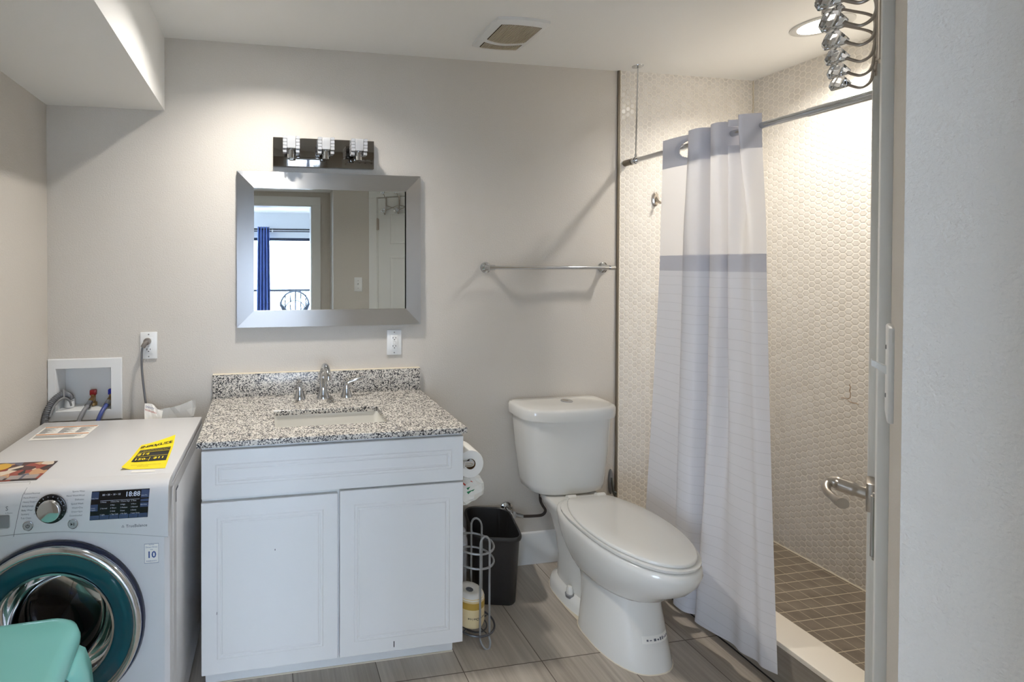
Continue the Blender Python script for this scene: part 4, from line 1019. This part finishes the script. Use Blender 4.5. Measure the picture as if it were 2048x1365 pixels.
for ang in (-80, 58, 178):
    a = math.radians(ang); u = Vector((-math.sin(a), math.cos(a), 0)); c0 = Vector((SXc, SYc, 0)) + Vector((math.cos(a), math.sin(a), 0)) * (SR + .003)
    hwid = .021; top = .412
    P = [c0 + u * hwid * math.cos(q) + Vector((0, 0, top - hwid + hwid * 1.5 * math.sin(q))) for q in [PI * k / 10 for k in range(11)]] + [c0 - u * hwid + Vector((0, 0, z)) for z in (.3, .15, .03)] + [c0 + u * hwid * math.cos(q) + Vector((0, 0, .027 + hwid * 1.4 * math.sin(q))) + Vector((math.cos(a), math.sin(a), 0)) * .02 * -math.sin(q) for q in [PI + PI * k / 10 for k in range(11)]] + [c0 + u * hwid + Vector((0, 0, z)) for z in (.03, .15, .3)]
    b = MB(); b.tube(P, .0041, 10, True); obj('wire_loop', b, 'wire', t)
PXc, PYc = .815, -.382
t = thing('wrapped_paper_roll', 'paper wrapped toilet roll with gold band standing in the wire stand', 'toilet paper', (PXc, PYc, .045))
b = MB(); b.lathe([(.048, .170), (.056, .164), (.0575, .155), (.0575, .060), (.052, .049), (.001, .048)], (PXc, PYc, 0), 'z', 14, False); obj('wrapper', b, 'wrap', t, sharp=60)
b = MB(); b.lathe([(.001, .170), (.016, .171), (.030, .176), (.048, .174), (.058, .160)], (PXc, PYc, 0), 'z', 14, False); tp = obj('twisted_top', b, 'paper', t, sharp=60)
b = MB(); b.lathe([(.001, .1715), (.015, .1718)], (PXc, PYc, 0), 'z', 9, False); obj('core_hole', b, 'grey_ink', tp)
b = MB(); b.lathe([(.0582, .152), (.0582, .126)], (PXc, PYc, 0), 'z', 28, False); obj('gold_band', b, 'gold', t)
b = MB()
for i, ch in enumerate('Great Choice'):
    ch_a = math.radians(-116 + (11 - i) * 7.4)
    P = Vector((PXc + .0586 * math.cos(ch_a), PYc + .0586 * math.sin(ch_a), .092)); X = Vector((math.sin(ch_a), -math.cos(ch_a), 0)); b.text(ch, .014, P, X, (0, 0, -1), 'CENTER', .0002)
obj('wrapper_lettering', b, 'ink', t, fix=False)
b = MB(); rr_ = []
for z, r in ((.0, .046), (.26, .048), (.263, .052), (.285, .052), (.29, .047), (.325, .044), (.345, .02)):
    rr_.append([(.822 + (r + (.0012 if k % 2 and .01 < z < .261 else 0)) * math.cos(2 * PI * k / 48), -.215 + (r + (.0012 if k % 2 and .01 < z < .261 else 0)) * math.sin(2 * PI * k / 48), z) for k in range(48)])
b.loft(rr_); o = obj('canister', b, mat('light_grey_plastic', (176, 178, 182), .4), loc=(.822, -.215, 0), sharp=60); tag(o, 'ribbed grey canister on the floor behind the wire paper stand', 'canister')

# ------------------------------------------------------------------ shower rod, curtain, robe hook
RX, RZ = 1.803, 1.982
t = thing('shower_curtain_rod', 'chrome shower curtain rod held by a thin ceiling rod', 'curtain rod', (RX, -.5, RZ))
b = MB(); b.tube([(RX, -.06, RZ), (RX, -.86, RZ)], .0125, 18); b.tube([(RX, -.855, RZ), (RX, -1.055, RZ)], .0148, 18); obj('rod', b, 'chrome', t)
b = MB(); b.tube([(RX, -.0065, RZ), (RX, -.055, RZ)], .0155, 18); obj('end_cap', b, 'dark_metal', t)
b = MB(); b.tube([(RX, -.070, RZ), (RX, -.083, RZ)], .018, 18); b.tube([(RX, -.088, RZ), (RX, -.095, RZ)], .017, 18); b.tube([(RX, -.078, RZ + .012), (RX, -.078, RZ + .03)], .006, 10); obj('collar', b, 'chrome', t)
b = MB(); b.tube([(RX, -.078, RZ + .02), (RX + .012, -.074, ZC - .002)], .003, 10); obj('ceiling_support', b, 'chrome', t)
b = MB(); b.lathe([(.026, 0), (.025, -.003), (.005, -.006)], (RX + .012, -.074, ZC), 'z', 24); obj('ceiling_flange', b, 'chrome', t)

SC = thing('shower_curtain', 'white shower curtain with sheer window band hanging from the shower rod', 'shower curtain', (1.78, -.5, .05))
top = [(1.778, -.272), (1.784, -.348), (1.812, -.430), (1.862, -.470), (1.80, -.452), (1.748, -.437), (1.752, -.49), (1.835, -.515), (1.762, -.528), (1.756, -.572), (1.845, -.590), (1.765, -.600), (1.86, -.640), (1.758, -.655), (1.742, -.672), (1.80, -.700)]
mid = [(1.782, -.256), (1.784, -.34), (1.788, -.435), (1.840, -.475), (1.79, -.445), (1.745, -.418), (1.742, -.49), (1.815, -.520), (1.755, -.535), (1.748, -.590), (1.815, -.605), (1.752, -.615), (1.765, -.660), (1.756, -.690), (1.755, -.71), (1.785, -.735)]
low = [(1.755, -.195), (1.748, -.30), (1.735, -.41), (1.765, -.455), (1.735, -.455), (1.702, -.430), (1.700, -.49), (1.755, -.525), (1.738, -.538), (1.690, -.548), (1.700, -.62), (1.716, -.68), (1.704, -.725), (1.716, -.77), (1.706, -.80), (1.724, -.838)]
nsp = 10
def plan(pts): return smooth_path([(x, y, 0) for x, y in pts], nsp)
PT, PM, PL = plan(top), plan(mid), plan(low)
hem = lambda y: .040 + .05 * max(0, (-y - .35)) * 1.6
def cpt(i, z):
    if z > 1.5:
        k = (2.03 - z) / .53; k = k * k * (3 - 2 * k); p = PT[i] * (1 - k) + PM[i] * k
    else:
        k = (1.5 - z) / 1.45; k = k ** 1.15; p = PM[i] * (1 - k) + PL[i] * k
    zz = z if z > .6 else .6 - (.6 - z) * (.6 - hem(PL[i].y)) / (.6 - .04)
    return Vector((p.x, p.y, zz))
def curtain_part(name, z0, z1, m, steps, holes=False):
    b = MB(); rows = []
    for j in range(steps + 1):
        z = z0 + (z1 - z0) * j / steps; rows.append([cpt(i, z) for i in range(len(PT))])
    R = [[b._v(p) for p in r] for r in rows]
    for j in range(steps):
        for i in range(len(PT) - 1):
            if holes:
                cc = (R[j][i].co + R[j + 1][i + 1].co) / 2
                if i < 2.6 * nsp and ((cc.y + .402) / .050) ** 2 + ((cc.z - 1.966) / .038) ** 2 < 1: continue
                if 10 * nsp <= i < 12.2 * nsp and abs(cc.z - 1.968) < .036: continue
            b.face([R[j][i], R[j][i + 1], R[j + 1][i + 1], R[j + 1][i]])
    return obj(name, b, m, SC, sharp=80, fix=False)
curtain_part('header', 1.90, 2.028, 'curtain_header', 26, True)
curtain_part('sheer_window', 1.512, 1.90, 'curtain_sheer', 20)
curtain_part('seam_band', 1.445, 1.512, 'curtain_header', 4)
curtain_part('cloth', .04, 1.445, 'curtain_body', 60)
b = MB(); b.loft([[Vector((1.801 + dx - rr * 1.24 * math.cos(a) * .30, -.402 + rr * 1.24 * math.cos(a), 1.966 + rr * math.sin(a) * .95)) for a in [2 * PI * k / 32 for k in range(32)]] for rr, dx in ((.039, -.006), (.052, -.006), (.052, -.001), (.039, -.001), (.039, -.006))], False, False); obj('grommet_ring', b, 'curtain_header', SC)
b = MB(); b.tube([(1.80 + .03 * math.cos(a) * .6, -.622 + .012 * math.cos(a), 1.968 + .042 * math.sin(a)) for a in [2 * PI * k / 24 for k in range(24)]], .0045, 8, True); obj('grommet_ring', b, 'plastic_white', SC)
for px_, pz_ in ((1.5, 1.478),):
    pass
t = thing('robe_hook', 'brushed nickel robe hook on the mosaic wall beside the shower curtain', 'hook', (1.975, 0, 1.807))
b = MB(); b.loft([[(1.975 + w_ * math.cos(a), y, 1.805 + h_ * math.sin(a)) for a in [2 * PI * k / 24 for k in range(24)]] for w_, h_, y in ((.018, .036, -.0065), (.018, .036, -.012), (.012, .029, -.017))]); obj('base', b, 'nickel', t)
b = MB(); b.tube(smooth_path([(1.975, -.012, 1.815), (1.975, -.026, 1.795), (1.977, -.045, 1.782), (1.979, -.058, 1.792), (1.98, -.060, 1.808)], 6), [.006] * 24 + [.0075], 10); obj('prong', b, 'nickel', t)

# ------------------------------------------------------------------ the diagonal door, casing, hinges, lever
door = bpy.data.objects.new('door_1', None); COL.objects.link(door); door.location = D(DR0, 0, 0); ORI['door_1'] = D(DR0, 0, 0); door['kind'] = 'structure'
door['label'] = 'closed white panelled door in the diagonal wall with hooks and lever handle'
b = MB(); b.T = TD
b.box(DR0 + .003, DR1 - .003, -.036, -.001, .012, DH - .003, .0015)
# raised six panel face
dw = DR1 - DR0
def dpanel(r0, r1, z0, z1):
    def rc_(d, e): return [(r0 + d, e, z0 + d), (r1 - d, e, z0 + d), (r1 - d, e, z1 - d), (r0 + d, e, z1 - d)]
    b.loft([rc_(0, -.0009), rc_(.004, .0022), rc_(.010, .0022), rc_(.016, -.0004), rc_(.024, -.0004), rc_(.045, .0016)], False, True)
for r0, r1 in ((DR0 + .105, DR0 + dw / 2 - .04), (DR0 + dw / 2 + .04, DR1 - .105)):
    for z0, z1 in ((.22, .80), (.98, 1.56), (1.66, 1.90)): dpanel(r0, r1, z0, z1)
leaf = struct('door_leaf', b, 'white_trim', door, sharp=15)
for zc in (1.82, 1.083, .33):
    b = MB(); b.T = TD
    b.tube([(DR0, .0105, zc - .045), (DR0, .0105, zc + .045)], .0062, 14); b.tube([(DR0, .0105, zc - .050), (DR0, .0105, zc + .050)], .0042, 10)
    b.box(DR0 - .012, DR0 + .012, -.0005, .003, zc - .045, zc + .045)
    o = obj('door_hinge', b, 'nickel', door); o['kind'] = 'structure'
LR, LZ = 1.722, .922
b = MB(); b.T = TD; b.box(LR - .033, LR + .033, .0003, .016, LZ - .034, LZ + .034, .003)
lv = obj('lever_handle', b, 'nickel', door); lv['kind'] = 'structure'; lv['label'] = 'brushed nickel lever handle'
b = MB(); b.T = TD
q = smooth_path([(LR, .012, LZ), (LR, .022, LZ + .001), (LR, .048, LZ + .005), (LR - .002, .072, LZ + .009), (LR - .016, .083, LZ + .004), (LR - .044, .081, LZ - .004), (LR - .074, .066, LZ - .007), (LR - .096, .053, LZ - .006)], 7)
n = len(q); b.tube(q, [.019 if i < 3 else .0150 + .002 * (10 < i < 20) - .006 * min(1, max(0, (i - 20) / 6)) + .0035 * min(1, max(0, (i - 40) / 6)) for i in range(n)], 16); obj('lever', b, 'nickel', lv)
b = MB(); b.T = TD
for r0, r1 in ((DR0 - .070, DR0 - .004), (DR1 + .004, DR1 + .070)): b.box(r0, r1, 0, .0125, 0, DH + .0035, .002)
b.box(DR0 - .070, DR1 + .070, 0, .0125, DH + .004, DH + .07, .002)
b.box(DR0 - .004, DR0 + .002, -.09, .004, 0, DH); b.box(DR1 - .002, DR1 + .004, -.09, .004, 0, DH)
struct('trim_8', b, 'white_trim')
# light switch beside the door
t = thing('light_switch', 'white toggle light switch on the wall beside the diagonal door', 'light switch', D(.905, 0, 1.34))
b = MB(); b.T = TD; b.box(.870, .940, .0004, .007, 1.283, 1.398, .003); obj('cover_plate', b, 'plastic_white', t)
b = MB(); b.T = TD; b.loft([[(.900, .006, 1.337), (.910, .006, 1.337), (.910, .006, 1.347), (.900, .006, 1.347)], [(.901, .020, 1.347), (.909, .020, 1.347), (.909, .020, 1.354), (.901, .020, 1.354)]]); obj('toggle', b, 'plastic_white', t)
b = MB(); b.T = TD
for z in (1.311, 1.371): b.lathe([(.003, .0068), (.0025, .008)], (.905, 0, z), 'y', 10)
obj('screw', b, 'grey_plastic', t)

# ------------------------------------------------------------------ over-door hook rack
hk = thing('door_hook_rack', 'metal over the door hook rack with clear crystal knobs', 'hook rack', D(1.45, .012, 1.95))
cols_ = [DR0 + .073 + .11 * k for k in range(6)]
def knob(b, P, d):
    d = Vector(d).normalized(); e1 = d.cross(Vector((0, 0, 1))).normalized(); e2 = d.cross(e1)
    b.lathe([(.0045, -.020), (.008, -.015), (.0205, .005), (.0205, .008), (.0135, .0155), (.001, .0155)], P, (e1, e2, d), 9)
b = MB(); b.T = TD
for k in range(6):
    r = cols_[k]
    for s in ((-1, 1) if 0 < k < 5 else ((1,) if k == 0 else (-1,))):
        pass
for k in range(5):
    r0, r1 = cols_[k], cols_[k + 1]
    b.tube([(r0, .009, 1.965), (r1, .009, 1.925)], .0028, 8); b.tube([(r0, .012, 1.925), (r1, .012, 1.965)], .0028, 8)
obj('lattice', b, 'nickel', hk)
b = MB(); b.T = TD
for r in (cols_[0], cols_[1], cols_[4], cols_[5]):
    b.box(r - .006, r + .006, .0028, .0045, 1.96, DH + .001); b.box(r - .006, r + .006, -.03, .0045, DH - .0025, DH - .001)
obj('door_strap', b, 'nickel', hk)
for k in range(6):
    r = cols_[k]
    b = MB(); b.T = TD
    b.tube(smooth_path([(r, .011, 1.97), (r, .013, 1.925), (r, .018, 1.902), (r, .032, 1.893), (r, .045, 1.899), (r, .055, 1.907)], 6), .0030, 8)
    h = obj('hook', b, 'nickel', hk)
    b = MB(); b.T = TD; knob(b, Vector((r, .068, 1.914)), (0, .9, .42)); obj('crystal_knob', b, 'crystal', h, flat=True)
    b = MB(); b.T = TD
    b.tube(smooth_path([(r, .010, 1.915), (r, .010, 1.96), (r, .012, 2.005), (r, .020, 2.022), (r, .05, 2.042), (r, .064, 2.051)], 6), .0030, 8)
    h = obj('hook', b, 'nickel', hk)
    b = MB(); b.T = TD; knob(b, Vector((r, .078, 2.058)), (0, .9, .42)); obj('crystal_knob', b, 'crystal', h, flat=True)
